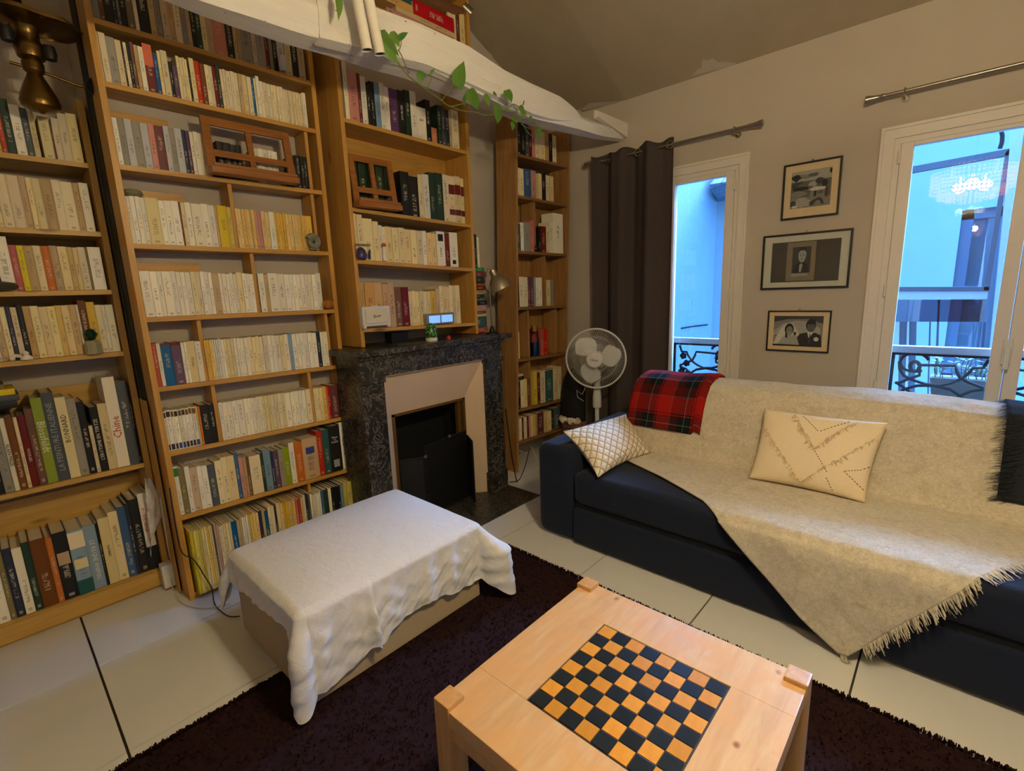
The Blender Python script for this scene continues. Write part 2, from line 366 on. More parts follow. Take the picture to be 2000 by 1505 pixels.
# ------------------------------------------------------------------ the room
XW, YB = 3.72, 2.93
def st(o): return tag(o, kind='structure')
fl_ = st(box('floor', -1.6, 3.97, -2.6, 3.32, -.06, -.012, MT['grout']))
tl = MB().box(0, .594, 0, .594, -.012, 0).build('tile', MT['tile'], bevel=.0015)
tl_me = tl.data; C.objects.unlink(tl); bpy.data.objects.remove(tl); k = 0
for i in range(-3, 6):
    for j in range(-4, 5):
        if i < -1 and j < 0: continue
        o = bpy.data.objects.new('tile', tl_me); C.objects.link(o); o.parent = fl_
        o.location = Vector((.112+.6*i+.3+(.002 if i == 0 else 0), 1.957+.601*(j-1)+.3, -.012))-fl_.location
# walls
wb = MB().box(.513, XW, YB, 3.05, 0, 4.6); st(wb.build('wall_chimney', MT['wall']))
st(box('wall_alcove', -1.6, .513, 3.3, 3.42, 0, 4.6, MT['wall']))
st(box('wall_alcove_return', .513, .6, 3.05, 3.3, 0, 4.6, MT['wall']))
st(box('wall_left', -1.72, -1.6, -2.6, 3.42, 0, 4.6, MT['wall']))
st(box('wall_behind_camera', -1.6, XW, -2.72, -2.6, 0, 4.6, MT['wall']))
W = [(1.21, 2.26, 2.31, 'window_1'), (-.80, .365, 2.285, 'window_2')]
ww = MB(); x1 = XW+.25
for a, b in ((-2.6, -.80), (.365, 1.21), (2.26, 3.3)): ww.box(XW, x1, a, b, 0, 3.3)
for a, b, z, _ in W: ww.box(XW, x1, a, b, z, 3.3)
st(ww.build('wall_window', MT['wall']))
cl = MB(); zc = lambda x: 2.95+.5*(XW-x)
cl.quad8([(1.2,-2.6,zc(1.2)),(XW,-2.6,2.95),(XW,2.1,2.95),(1.2,2.1,zc(1.2)),(1.2,-2.6,zc(1.2)+.1),(XW,-2.6,3.05),(XW,2.1,3.05),(1.2,2.1,zc(1.2)+.1)])
cl.quad8([(1.2,2.1,zc(1.2)),(XW,2.1,2.95),(XW,YB,3.03),(1.2,YB,zc(1.2)+.04),(1.2,2.1,zc(1.2)+.1),(XW,2.1,3.05),(XW,YB,3.13),(1.2,YB,zc(1.2)+.14)])
cl.box(-1.6, 1.2, -2.6, 3.3, zc(1.2), zc(1.2)+.1)
ceil = st(cl.build('ceiling', MT['ceiling']))
# torn paint patches where the ceiling meets the window wall
def patch(pts, seedv):
    V = []; 
    for px, py in pts:
        d = RM.T @ np.array([(px-1000)/FPX, -(py-752.5)/FPX, 1.0]); t = (2.95+.5*XW-H)/(d[2]+.5*d[0]) # ray with the sloping ceiling
        V.append(Vector((d[0]*t, d[1]*t, H+d[2]*t-.002)))
    o = pyd('plaster_patch', V, [tuple(range(len(V)))[::-1]], MT['wall'], ceil)
patch([(1351,148),(1362,135),(1370,132),(1372,116),(1385,117),(1392,113),(1402,121),(1420,120),(1438,122),(1436,126)], 1)
patch([(1135,213),(1150,201),(1170,199),(1205,197),(1208,199),(1180,206),(1140,216)], 2)
patch([(1574,87),(1590,80),(1618,72),(1640,62),(1652,60),(1640,68),(1590,88)], 3)
st(box('baseboard_chimney', 2.72, 2.86, YB-.012, YB, 0, .09, MT['pvc']))
st(box('baseboard_window', XW-.012, XW, .42, 1.14, 0, .09, MT['pvc']))
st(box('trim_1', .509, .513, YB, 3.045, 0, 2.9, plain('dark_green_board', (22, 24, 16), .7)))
# beam: rough hewn, an outer layer ends in a blunt nose
def beam_ring(x, y0, y1, z0, z1, ph):
    P = [(y0, z0+.02), (y0+.012, z0), (y1-.02, z0-.004), (y1, z0+.02), (y1, z1-.03), (y1-.04, z1), (y0+.04, z1), (y0+.01, z1-.03), (y0-.008, (z0+z1)/2)]
    out = []
    for i, (y, z) in enumerate(P):
        out.append((x, y+.010*nz(x*3+i*1.3, i+ph)+.004*nz(x*11, i), z+.012*nz(x*2.6+i, ph+2*i)))
    return out
R = []
for i in range(90):
    x = -1.6+5.3*i/89; zb = pl(x, [(-1.6, 2.60), (1.1, 2.60), (1.75, 2.635), (2.05, 2.63), (2.6, 2.60), (3.72, 2.66)])
    zt = pl(x, [(-1.6, 2.81), (1.5, 2.82), (2.05, 2.82), (2.35, 2.79), (2.9, 2.785), (3.1, 2.76), (3.2, 2.74), (3.72, 2.765)])
    y0 = pl(x, [(-1.6, 2.16), (1.15, 2.16), (1.72, 2.115), (2.6, 2.15), (3.72, 2.095)]); R.append(beam_ring(x, y0, y0+pl(x, [(0, .09), (2, .2), (3.72, .08)]), zb, zt, 1))
bmo = st(MB().ring_stack(R).build('beam', MT['beam'], smooth=True))
R = []
for i in range(60):
    x = 1.2+1.93*i/59; e = math.sqrt(max(0.02, 1-max(0, (x-2.85)/.28)**2)); zb = pl(x, [(1.2, 2.596), (1.75, 2.63), (2.05, 2.625), (2.6, 2.60), (2.8, 2.61), (3.13, 2.65)])
    zt = pl(x, [(1.2, 2.82), (2.05, 2.835), (2.35, 2.80), (2.9, 2.795), (3.13, 2.77)]); zm = (zb+zt)/2; h = (zt-zb)/2*e
    y0 = pl(x, [(1.2, 2.15), (1.72, 2.10), (2.6, 2.125), (3.13, 2.12)])
    R.append([(x, y0+.06, zm-h), (x, y0+.004, zm-h+.012*e), (x, y0-.006*e+.004*nz(x*4, 1), zm), (x, y0+.006, zm+h-.012*e), (x, y0+.06, zm+h)])
MB().ring_stack(R).build('bark_layer', MT['beam'], bmo, smooth=True)
bl = MB().quad8([(3.30,2.085,2.735),(3.715,2.075,2.67),(3.715,2.11,2.67),(3.30,2.12,2.735),(3.30,2.085,2.775),(3.715,2.075,2.775),(3.715,2.11,2.775),(3.30,2.12,2.79)])
bl.build('batten', MT['pvc'], bmo)
# ------------------------------------------------------------------ windows
def window(name, ya, yb, ztop, pane_top, handle):
    t = thing(name, None, None, (XW, (ya+yb)/2, 0)); t['kind'] = 'structure'
    yc = (ya+yb)/2
    m = MB()                                           # architrave on the wall
    m.box(XW-.014, XW, ya-.05, ya, 0, ztop).box(XW-.014, XW, yb, yb+.05, 0, ztop).box(XW-.014, XW, ya-.05, yb+.05, ztop, ztop+.05)
    m.box(XW-.024, XW, ya-.065, ya-.05, 0, ztop+.05).box(XW-.024, XW, yb+.05, yb+.065, 0, ztop+.05).box(XW-.024, XW, ya-.065, yb+.065, ztop+.05, ztop+.065)
    m.build('architrave', MT['pvc'], t)
    MB().box(XW, XW+.07, ya, ya+.03, 0, ztop).box(XW, XW+.07, yb-.03, yb, 0, ztop).box(XW, XW+.07, ya+.03, yb-.03, ztop-.03, ztop).box(XW, XW+.07, ya+.03, yb-.03, 0, .04).build('window_frame', MT['pvc'], t)
    for a, b in ((ya+.032, yc-.002), (yc+.002, yb-.032)):
        c = MB(); s = .058; x0, x2 = XW-.008, XW+.05
        c.box(x0, x2, a, a+s, .045, ztop-.032).box(x0, x2, b-s, b, .045, ztop-.032).box(x0, x2, a+s, b-s, pane_top, ztop-.032).box(x0, x2, a+s, b-s, .045, .13).box(x0, x2, a+s, b-s, .42, .50)
        cs = c.build('casement', MT['pvc'], t, bevel=.003)
        box('lower_panel', XW+.012, XW+.03, a+s, b-s, .13, .42, MT['pvc'], cs)
        box('pane', XW+.022, XW+.026, a+s, b-s, .50, pane_top, MT['glass'], cs)
    for y in ((ya+.03) if False else ya+.028, yb-.028):
        for z in (.85, 1.43, 2.18):
            MB().cyl((XW-.014, y, z-.035), (XW-.014, y, z+.035), .008, n=10).build('hinge', MT['pvc'], t)
    hd = MB().box(XW-.022, XW-.008, yc-.018, yc+.018, 1.02, 1.16).box(XW-.055, XW-.022, yc-.008, yc+.008, 1.09, 1.11).box(XW-.062, XW-.048, yc-.011, yc+.011, 1.0, 1.115)
    hd.build('handle', MT['white_plastic'], t, bevel=.003)
    return t
window('window_1', 1.21, 2.26, 2.31, 2.25, 0)
window('window_2', -.80, .365, 2.285, 2.232, 1)
# ------------------------------------------------------------------ balcony railings
def c8(x, y): p = at(1730+x/6.543, 560+y/6.543, 0, 3.93); return (p.y, p.z)
curves = []
def arc(cx, cy, rx, ry, a0, a1, n=22): return [(cx+rx*math.cos(math.radians(a0+(a1-a0)*i/n)), cy+ry*math.sin(math.radians(a0+(a1-a0)*i/n))) for i in range(n+1)]
curves.append((arc(370, 965, 185, 118, 60, 345), .009))
curves.append((arc(372, 1015, 60, 62, 0, 350), .011))
curves.append(([(430,1000),(560,1000),(890,1010),(905,1070),(950,1160),(1060,1220),(1250,1290)], .009))
curves.append(([(1320,930),(1250,1035),(1115,1035),(1080,1085),(970,1175),(840,1228),(680,1262),(500,1240),(330,1185),(230,1130),(180,1050),(175,950)], .009))
curves.append(([(430,1080),(430,1130),(300,1170),(200,1215),(120,1228)], .009))
curves.append(([(120,1400),(230,1310),(400,1262),(620,1262),(830,1312),(950,1390),(1050,1500),(1090,1590)], .010))
curves.append(([(830,1500),(930,1400),(1080,1335),(1250,1312)], .009))
curves.append(([(120,1215),(230,1285),(310,1350),(410,1372),(410,1440)], .009))
curves.append((arc(375, 1470, 120, 70, 180, 360), .009)); curves.append((arc(375, 1470, 60, 40, 180, 330), .01))
def railing(name, label, ya, yb, f):
    t = thing(name, label, 'railing', (3.93, (ya+yb)/2, 0))
    box('handrail', 3.90, 3.96, ya, yb, 1.038, 1.082, MT['outer_frame'], t, bevel=.008)
    MB().box(3.92, 3.94, ya, yb, 1.022, 1.037).box(3.92, 3.94, ya, yb, .09, .105).build('flat_bar', MT['iron_rail'], t)
    m = MB()
    for pts, r in curves:
        q = [c8(*p) for p in pts]
        for mir in f:
            P = [Vector((3.93, mir(y), z)) for y, z in q]
            m.tube(P, r, 6); 
            P2 = [Vector((3.93, p.y, 1.13-p.z+.0)) for p in P]
            if max(p.z for p in P2) < .66: m.tube(P2, r, 6)
    m.build('scrollwork', MT['iron_rail'], t, smooth=True)
    for y in (f[0](c8(95, 900)[0]), (ya+yb)/2, f[-1](c8(95, 900)[0])):
        box('upright', 3.922, 3.938, y-.009, y+.009, .06, 1.03, MT['iron_rail'], t)
    return t
railing('balcony_railing', 'black scrolled iron railing with white handrail outside the right-hand window', -.80, .365, [lambda y: y, lambda y: -.435-y])
r1 = railing('balcony_railing', 'black scrolled iron railing outside the window beside the dark curtain', 1.21, 2.26, [lambda y: 1.53-y, lambda y: 1.94+y])
m = MB()                                               # flower-shaped castings of the left railing
for cy, cz in ((1.66, .93), (1.63, .87), (1.67, .80), (1.62, .78)):
    for k in range(5):
        a = k*1.256; m.lathe([(.001, -.008), (.014, -.004), (.014, .004), (.001, .008)], (3.93, cy+.016*math.cos(a), cz+.016*math.sin(a)), (1, 0, 0), 8)
m.build('rosette', MT['iron_rail'], r1)
# planter outside the right window
t = thing('planter', 'grey flower trough with young green plants behind the right-hand railing', 'planter', (4.12, 0, .72))
R = [[(4.12+sx*(.07+k*.012), -.05+sy*(.12+k*.02), z) for sx, sy in ((-1,-1),(1,-1),(1,1),(-1,1))] for k, z in ((0,.73),(1,.87))]
MB().ring_stack(R).build('trough', MT['trough'], t)
m = MB().box(3.94, 4.2, -.16, -.14, .70, .73).box(3.94, 4.2, .04, .06, .70, .73); m.build('bracket', MT['iron_rail'], t)
for k in range(16):
    y = -.17+.24*random.random(); x = 4.08+.1*random.random(); h = .05+.08*random.random(); m = MB().tube([(x, y, .87), (x+.01, y+.01, .87+h*.6), (x, y, .87+h)], .0025, 5)
    s = m.build('sprig', MT['leaf_out'], t)
    V = []; F = []
    for j in range(7):
        a = j*.9+k; d = Vector((math.cos(a), math.sin(a), .25)); n = Vector((-math.sin(a), math.cos(a), 0)); b = Vector((x, y, .87+h*(.6+.4*(j % 2)))); L = .035+.015*random.random()
        i0 = len(V); V += [b, b+d*L*.5+n*.012, b+d*L, b+d*L*.5-n*.012+Vector((0,0,.002))]; F.append((i0, i0+1, i0+2, i0+3))
    pyd('leaves', V, F, MT['leaf_out'], s)
# ------------------------------------------------------------------ courtyard
cy_ = thing('courtyard_building', 'pale blue-lit rendered courtyard walls seen through both windows', 'building', (6.5, 1.2, -3.2))
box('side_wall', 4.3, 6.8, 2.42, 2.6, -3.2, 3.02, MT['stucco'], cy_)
fw = MB()                                               # far facade with one window opening
X6 = 6.62
a = at(1880, 410, 0, X6); b = at(1947, 572, 0, X6); ya, yb, z0, z1 = b.y-.02, a.y, b.z-.9, a.z
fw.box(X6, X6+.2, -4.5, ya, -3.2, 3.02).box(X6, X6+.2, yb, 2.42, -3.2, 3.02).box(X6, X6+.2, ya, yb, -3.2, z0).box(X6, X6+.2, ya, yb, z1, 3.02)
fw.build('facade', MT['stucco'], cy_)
fwin = MB(); q = .09
fwin.box(X6+.05, X6+.12, ya, ya+q, z0, z1).box(X6+.05, X6+.12, yb-q, yb, z0, z1).box(X6+.05, X6+.12, ya, yb, z1-q, z1).box(X6+.05, X6+.12, ya, yb, z0, z0+q)
fo = fwin.build('window', MT['dark_out'], cy_)
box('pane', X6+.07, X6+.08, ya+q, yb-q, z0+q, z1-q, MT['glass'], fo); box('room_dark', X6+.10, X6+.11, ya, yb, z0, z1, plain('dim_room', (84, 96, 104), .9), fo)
box('courtyard_ground', 4.0, 6.8, -4.5, 2.6, -3.3, -3.2, MT['zinc'], cy_)
# zinc gutter corner at the top of the left view
g = MB(); p = at(1388, 372, 0, 5.9)
g.quad8([(6.2,1.5,p.z-.02),(6.62,1.5,p.z-.02),(6.62,2.42,p.z-.02),(6.3,2.30,p.z-.02),(6.1,1.5,p.z+.08),(6.62,1.5,p.z+.08),(6.62,2.42,p.z+.08),(6.2,2.36,p.z+.08)])
g.build('gutter', MT['zinc'], cy_)
g = MB(); 
for k in range(6):
    yy = 1.5+.14*k; g.quad8([(6.12,yy,p.z+.085),(6.62,yy,p.z+.36),(6.62,yy+.13,p.z+.36),(6.12,yy+.13,p.z+.085),(6.12,yy,p.z+.11),(6.62,yy,p.z+.40),(6.62,yy+.13,p.z+.40),(6.12,yy+.13,p.z+.11)])
g.build('zinc_roof', MT['dark_out'], cy_)
MB().tube([at(1331, 641, 1, 2.41), at(1355, 637, 1, 2.41), at(1382, 634, 1, 2.41)], .008, 6).build('cable', MT['iron_rail'], cy_)
# glazed bay facing the right-hand window
gb = thing('glazed_bay', 'white-framed glazed bay across the courtyard, dark strips around its panes', 'window', (5.0, 0, -3.2), None)
XG = 5.0
def pr(name, pts, mat, x0=0, th=.04, par=None):
    P = [at(a, b, 0, XG+x0) for a, b in pts]; Q = [Vector((p.x+th, p.y, p.z)) for p in P]; n = len(P)
    F = [tuple(range(n)), tuple(range(n, 2*n))[::-1]]+[(i, (i+n), ((i+1) % n)+n, (i+1) % n) for i in range(n)]
    return pyd(name, P+Q, F, mat, par or gb)
pr('frame', [(1925,240),(1985,235),(1935,800),(1890+30,800)][:0] or [(1976,250),(2004,250),(1955,830),(1918,830)], MT['outer_frame'], -.02, .1)
pr('frame', [(1700,569),(1930,569),(1928,584),(1700,584)], MT['outer_frame'], 0, .06)
gl1 = pr('dark_border', [(1700,340),(1976,289),(1974,302),(1700,352)], MT['dark_out'], -.01, .05)
pr('dark_border', [(1700,560),(1932,560),(1931,569),(1700,569)], MT['dark_out'], -.01, .05)
pr('dark_border', [(1976,289),(1964,297),(1921,567),(1932,567)], MT['dark_out'], -.01, .05)
pr('pane', [(1700,340),(1976,289),(1931,567),(1700,567)], MT['glass_faint'], .01, .005)
pr('opaque_panel', [(1700,585),(1928,585),(1922,628),(1700,628)], MT['glass_grey'], .02, .01)
pr('post', [(1832,585),(1836,585),(1828,800),(1822,800)], MT['dark_out'], .03, .03)
for a, b in ((1745, 1757), (1772, 1776)):
    pr('slat', [(a,628),(b,628),(b-4,800),(a-6,800)], MT['outer_frame'], .05, .05)
for a, b in ((1757, 1772), (1776, 1790), (1815, 1818)):
    pr('slat', [(a,628),(b,628),(b-5,800),(a-5,800)], MT['dark_out'], .06, .04)
pr('post', [(1921,628),(1926,628),(1912,800),(1904,800)], MT['dark_out'], .03, .03)
MB().tube([at(1955,252,0,4.6), at(1958,265,0,4.6), at(1957,278,0,4.6), at(1953,290,0,4.6)], .012, 6).build('pipe', MT['iron_rail'], cy_)

# ------------------------------------------------------------------ bookcases
def frame_case(name, label, x0, x1, y0, y1, z0, zt, shelves, mt, mtx, th=.025, shear=0, sh_th=.022):
    t = thing(name, label, 'bookcase', (x0, y0, z0)); sx = lambda z: shear*z
    for xa in (x0, x1-th):
        a, b = xa+sx(z0), xa+sx(zt)
        MB().quad8([(a,y0,z0),(a+th,y0,z0),(a+th,y1,z0),(a,y1,z0),(b,y0,zt),(b+th,y0,zt),(b+th,y1,zt),(b,y1,zt)]).build('side_panel', mt, t, bevel=.0015)
    for zl, zr in shelves:
        a, b = x0+th+sx(zl), x1-th+sx(zr)
        MB().quad8([(a,y0+.004,zl-sh_th),(b,y0+.004,zr-sh_th),(b,y1,zr-sh_th),(a,y1,zl-sh_th),(a,y0+.004,zl),(b,y0+.004,zr),(b,y1,zr),(a,y1,zl)]).build('shelf', mtx, t, bevel=.001)
    return t
bc1 = frame_case('bookcase', 'light yellow pine bookcase in the left alcove, cut by the photo edge', -.40, .497, 3.05, 3.29, 0, 2.43, [(2.158,)*2, (1.852,)*2, (1.582,)*2, (1.281,)*2, (.697,)*2, (.105,)*2], MT['pine_light'], MT['pine_light_x'])
box('plinth', -.37, .47, 3.06, 3.075, 0, .082, MT['pine_light_x'], bc1); box('plinth', -.37, .47, 3.04, 3.052, .018, .1, MT['pine_light_x'], bc1)
box('back_slat', -.375, .472, 3.27, 3.285, .86, 1.12, MT['pine_light_x'], bc1); box('back_slat', -.375, .472, 3.27, 3.285, .36, .6, MT['pine_light_x'], bc1)
S2 = [(2.686,2.689),(2.444,2.442),(2.113,2.114),(1.778,1.775),(1.446,1.438),(1.115,1.101),(.792,.773),(.455,.43),(.03,.03)]
bc2 = frame_case('bookcase', 'tallest pine bookcase, nine shelves packed with paperbacks, left of the fireplace', .512, 1.492, 2.78, 2.922, 0, 3.0, S2, MT['pine'], MT['pine_x'])
for zl, xe in ((2.113, .78), (1.778, .80), (1.446, .82)):
    box('back_slat', .54, xe, 2.905, 2.92, zl+.19, zl+.255, MT['pine_x'], bc2)
S3 = [(2.494,2.480),(2.016,1.989),(1.722,1.682),(1.316,1.288)]
bc3 = frame_case('bookcase', 'pine bookcase standing on the black marble mantelpiece', 1.55, 2.53, 2.65, 2.9, 1.205, 2.95, S3, MT['pine'], MT['pine_x'])
box('back_panel', 1.58, 2.5, 2.885, 2.9, 2.0, 2.47, MT['pine_x'], bc3)
S4 = [(2.546,2.558),(2.243,2.236),(1.823,1.818),(1.381,1.370),(.959,.942),(.539,.513),(.261,.239)]
bc4 = frame_case('bookcase', 'narrow brown wood bookcase in the corner beside the dark curtain', 2.872, 3.575, 2.62, 2.83, 0, 2.87, S4, MT['corner_wood'], MT['corner_wood_x'], .022, .045)
MB().quad8([(2.905,2.818,.25),(3.57,2.818,.25),(3.57,2.83,.25),(2.905,2.83,.25),(3.01,2.818,2.5),(3.66,2.818,2.5),(3.66,2.83,2.5),(3.01,2.83,2.5)]).build('back_panel', MT['corner_wood'], bc4)
def divider(par, rowpx, ox, s, Y, z0, z1, mat, th=.018, depth=.12):
    x = xat(ox+rowpx/s, Y, z0); box('divider', x, x+th, Y+.012, Y+depth, z0, z1-.022, mat, par)
for px_, ox, s, z0, z1 in ((988,200,3.762,1.777,2.113),(1580,200,3.762,1.775,2.113),(1722,150,3.762,2.114,2.442),(1145,200,3.762,1.442,1.777),(765,200,3.762,1.112,1.442),(1677,200,3.762,1.102,1.44),(563,280,3.762,.785,1.108),(1253,280,3.762,.776,1.103),(1195+190,340,5.016,.03,.44)):
    divider(bc2, px_, ox, s, 2.79, z0, z1, MT['pine'])
for px_, z0, z1 in ((425,1.82,2.243),(483,1.374,1.82),(390,.952,1.374),(545,.944,1.374)):
    divider(bc4, px_, 900, 2.894, 2.64, z0, z1, MT['corner_wood'], .018, .15)
divider(bc4, 335, 960, 4.3, 2.64, .53, .95, MT['corner_wood'], .018, .15)
# ------------------------------------------------------------------ books
# unit paperback: cover wraps front board, spine and back board; pages a recessed block
def unit_cover():
    m = MB(); t = .06
    m.box(0, t, .0, 1, 0, 1).box(1-t, 1, .0, 1, 0, 1)
    n = 4; b = len(m.v)                                 # spine, faintly rounded
    pr_ = [(t*0, .012), (.2, .003), (.5, 0), (.8, .003), (1, .012)]
    R = [[(x, y, z) for x, y in pr_]+[(1, .03, z), (0, .03, z)] for z in (0, 1)]
    m.ring_stack(R); me = bpy.data.meshes.new('book'); me.from_pydata(m.v, [], m.f); me.materials.append(BM['w']); ga = me.attributes.new('gen', 'FLOAT_VECTOR', 'POINT'); ga.data.foreach_set('vector', np.array(m.v).ravel()); return me
def unit_pages():
    m = MB().box(.06, .94, .03, .97, .008, .985); me = bpy.data.meshes.new('pages'); me.from_pydata(m.v, [], m.f); me.materials.append(MT['pages']); return me
UC, UP = unit_cover(), unit_pages()
def unit_both():
    m = MB().box(0, 1, .0, 1, 0, .985); me = bpy.data.meshes.new('book'); me.from_pydata(m.v, [], m.f); me.materials.append(BM['w']); return me
ORD = 'first second third fourth fifth sixth seventh eighth ninth tenth eleventh twelfth thirteenth fourteenth fifteenth sixteenth seventeenth eighteenth nineteenth'.split()
TENS = {20: ('twentieth', 'twenty'), 30: ('thirtieth', 'thirty'), 40: ('fortieth', 'forty'), 50: ('fiftieth', 'fifty'), 60: ('sixtieth', 'sixty')}
def ordn(n):
    if n < 20: return ORD[n-1]
    t = n//10*10; return TENS[t][0] if n == t else TENS[t][1]+'-'+ORD[n-t-1]
REG = {}
CODE = {}
def book(x, wd, Y, z, h, depth, code, label, group, pages=True, lean=0, rot=0):
    o = bpy.data.objects.new('book', UC if pages else UC); C.objects.link(o)
    o.location = (x, Y, z); o.scale = (wd, depth, h); o.rotation_euler = (0, lean, rot)
    o.material_slots[0].link = 'OBJECT'; o.material_slots[0].material = BM[code]
    tag(o, label, 'book', group); CODE[o.name] = code
    p = bpy.data.objects.new('pages', UP); C.objects.link(p); p.parent = o
    return o
def row(key, shelf, where, ox, s, Y, zl, zr, xl, xr, hd, depth, toks, yj=.004):
    T = []
    for t in toks.split():
        mm = re.match(r'^([\d.]+)([a-zA-Z_]?)(\d*)(?:/([\d.]+))?(?:@([-\d.]+))?$', t); T.append(mm.groups())
    idx = 0; out = []
    zz = lambda x: zl+(zr-zl)*(x-xl)/(xr-xl)
    for i in range(len(T)-1):
        px_, code, n, h, le = T[i]
        if code in ('', '_'): continue
        n = int(n or 1); xa = xat(ox+float(px_)/s, Y, zz((xl+xr)/2)); xb = xat(ox+float(T[i+1][0])/s, Y, zz((xl+xr)/2))
        xa = min(max(xa, xl+.001), xr-.004); xb = min(xb, xr-.001)
        if xb-xa < .004: continue
        ws = [random.uniform(.75, 1.25) if n > 1 else 1 for _ in range(n)]; tot = sum(ws); x = xa
        for j in range(n):
            wd = (xb-xa)*ws[j]/tot; idx += 1; hh = (float(h)/100 if h else hd)*random.uniform(.985, 1.012)
            c = code; jy = random.uniform(0, yj)
            sz = 'slim ' if wd < .013 else ('thick ' if wd > .034 else '')
            lb = '%s%s book, %s from left, %s' % (sz, PAL[c][1], ordn(idx), where.replace(' of the', ',').replace(' left alcove bookcase', ' left alcove bookcase'))
            o = book(x+.0003, wd-.0008, Y+jy, zz(x)+.0006, hh, depth*random.uniform(.92, 1)-jy, c, lb, 'books on the '+where, lean=(float(le) if le else 0))
            out.append((o, x, wd, hh, Y+jy, zz(x))); x += wd
    REG[key] = out; return out
L1, R1 = -.373, .47
A1 = 'alcove bookcase'
row('a1', 0, 'top shelf of the left alcove bookcase', 0, 3.011, 3.07, 2.159, 2.159, L1, R1, .2, .17, '-70c3 0y1 18r1/19.5 52G1/22 108w1/20.5 168S1/19.5 212c1/19 248_ 266c1/17.5 330u1/16 342c1/17.5 387c1/20 437c1/21 497'.replace('-70c3 ', ''))
row('a2', 0, 'second shelf of the left alcove bookcase', 0, 3.011, 3.07, 1.853, 1.853, L1, R1, .216, .17, '0c1 30c1 95c1 165t1 207c1 240c1 290t1 355c1 405c1 475t1 513w1 566')
row('a3', 0, 'third shelf of the left alcove bookcase', 0, 3.011, 3.07, 1.583, 1.583, L1, R1, .197, .17, '0k1 22w1/23 104r1 150y1 190t1 243c1 288o1 340t1 386c1 438t1 470c1 500c1 545v1 558w1 632')
row('a4', 0, 'fourth shelf of the left alcove bookcase', 0, 3.011, 3.07, 1.282, 1.282, L1, R1, .232, .17, '0c1 20t1 60c1 95n1/23.5 125c1 160k1/24 196t1 238c1 285c1 335c1 380d1 416c1 460t1 500w1 514u1/25 560d1/24.5 608c1 645w1 668w1 712')
Nn = (0, 6.02)
row('a5', 0, 'fifth shelf of the left alcove bookcase', 0, 6.02, 3.07, .698, .698, L1, R1, .34, .2, '0k1/37 68e1/36 184w1/34 245u1/34 340c1/33 385m1/34 480u1/36 572L1/40.5 695S1/42 838c1/40 960e1/38 1062k1/36 1150c1/24 1195k1/33 1290c1/34 1394w1/46 1535S1/44 1650k1/42 1672')
row('a6', 0, 'bottom shelf of the left alcove bookcase', 0, 3.01, 3.07, .106, .106, L1, R1, .34, .2, '0w1/34 68v1/34 104n1/34 158w1/33 214G1/34 262u1/34 350o1/33.5 386k1/35 472l1/34 562l1/33.5 632k1/34 650c1/36 710c1/37 764b1/39 812n1/40 832k1/41 888w1/43 946')
L2, R2 = .538, 1.466; W2 = ' of the tallest bookcase'
D_, E_, F_, K_ = (150, 3.762), (200, 3.762), (280, 3.762), (340, 5.016)
def r2(key, nm, crop, zi, hd, toks, Y=2.792, depth=.115): return row(key, 0, nm+W2, crop[0], crop[1], Y, S2[zi][0]+.0005, S2[zi][1]+.0005, L2, R2, hd, depth, toks)
r2('b0', 'top shelf', D_, 0, .21, '120e1/24 180u1 215k1 285n1 310S1 340k1 385v1/25 440c1 470k1/25 555t1/24 600e1/24 645t2/22 740c1 790e1 830t1/23 860k1 895G1 935c1 975t1/22 1020o1/22 1115k1 1170t2 1225e1 1305t1 1340e1/22 1400m1 1430e1 1455k1 1490s1 1545c1 1590k1 1640t1 1690')
r2('b1', 'second shelf', D_, 1, .182, '190c1/19.5 215c1/19.5 265e1/18.5 330c1 375n1 390c1 415k1 440u1/19 465t1 495w1 532m1/20 600b1/17 635c1/18.5 660c1/19 708k1/15 735p1/14 770c4 850k1/17 865c1/19 900r1/18.5 940u1 975c1 1005c1 1030m1 1060G1/19.5 1085c3 1160c2 1215t1 1245c2 1310b1 1330c1 1345w1/19.5 1370c7/17.5 1540c8/16.8 1680w1/18 1706')
r2('b2', 'third shelf', D_, 2, .194, '312w1 350e1 400s1 455e1 515s1 570q1 615m1 680s1 720e1 760s1 812n1 840p1 868w1 895w1 930c1 1000_ 1060k4/17 1240_ 1330w5/17 1500_ 1605k4/17 1712')
r2('b3', 'fourth shelf', E_, 3, .2, '215w1/20.5 255w1/20.5 292w1/20.5 330w1/20.5 365c1/20.5 458w1/20 500w1 550w1 605u1 618c1 650w1 692w1 765w1 815w1 862t1/20 880y1/20.4 950y1/20 982_ 1010d3/19.5 1080d5/19.5 1150q1/19.3 1170q1/19.3 1195d2/19.3 1250w1/19.3 1290d9/19.2 1485d1/19.4 1520d1/19.4 1560')
r2('b4', 'fifth shelf', E_, 4, .21, '325w1 400w1 450w1 485w1 547w2 620w2 690c2 760w3 845t1/20.4 893w5/20.4 1020c1 1060w3/20.3 1143_ 1175w1/20.6 1220t1/20.2 1245w1/20.6 1315w2/20.4 1400w3/20.4 1480w4/20.4 1590w1 1627')
r2('b5', 'sixth shelf', E_, 5, .206, '372t1 392c1 415r1 447w1 475b1/20.8 550p1/20.8 622w1 645w1 665c1 722w1/20.5 764_ 788d3 845w5 930c3 1000w4 1100c5 1245w3 1330c2 1392l1 1420w3 1500w3 1595n1 1622w1 1642w1 1674')
r2('b6', 'seventh shelf', F_, 6, .203, '195w1 212w1 248w1 270w1 300w1 325w1 350w1 375w1 398w1 428Y1 442o1 458k1/20.5 520k1/20 556_ 590w2 650w2 720w1 770w1 800w5 900c4 990c3 1065w3 1165w2 1215c1 1250_ 1272c3 1335d1 1362o1 1375r1/20.5 1392m1/20.5 1447')
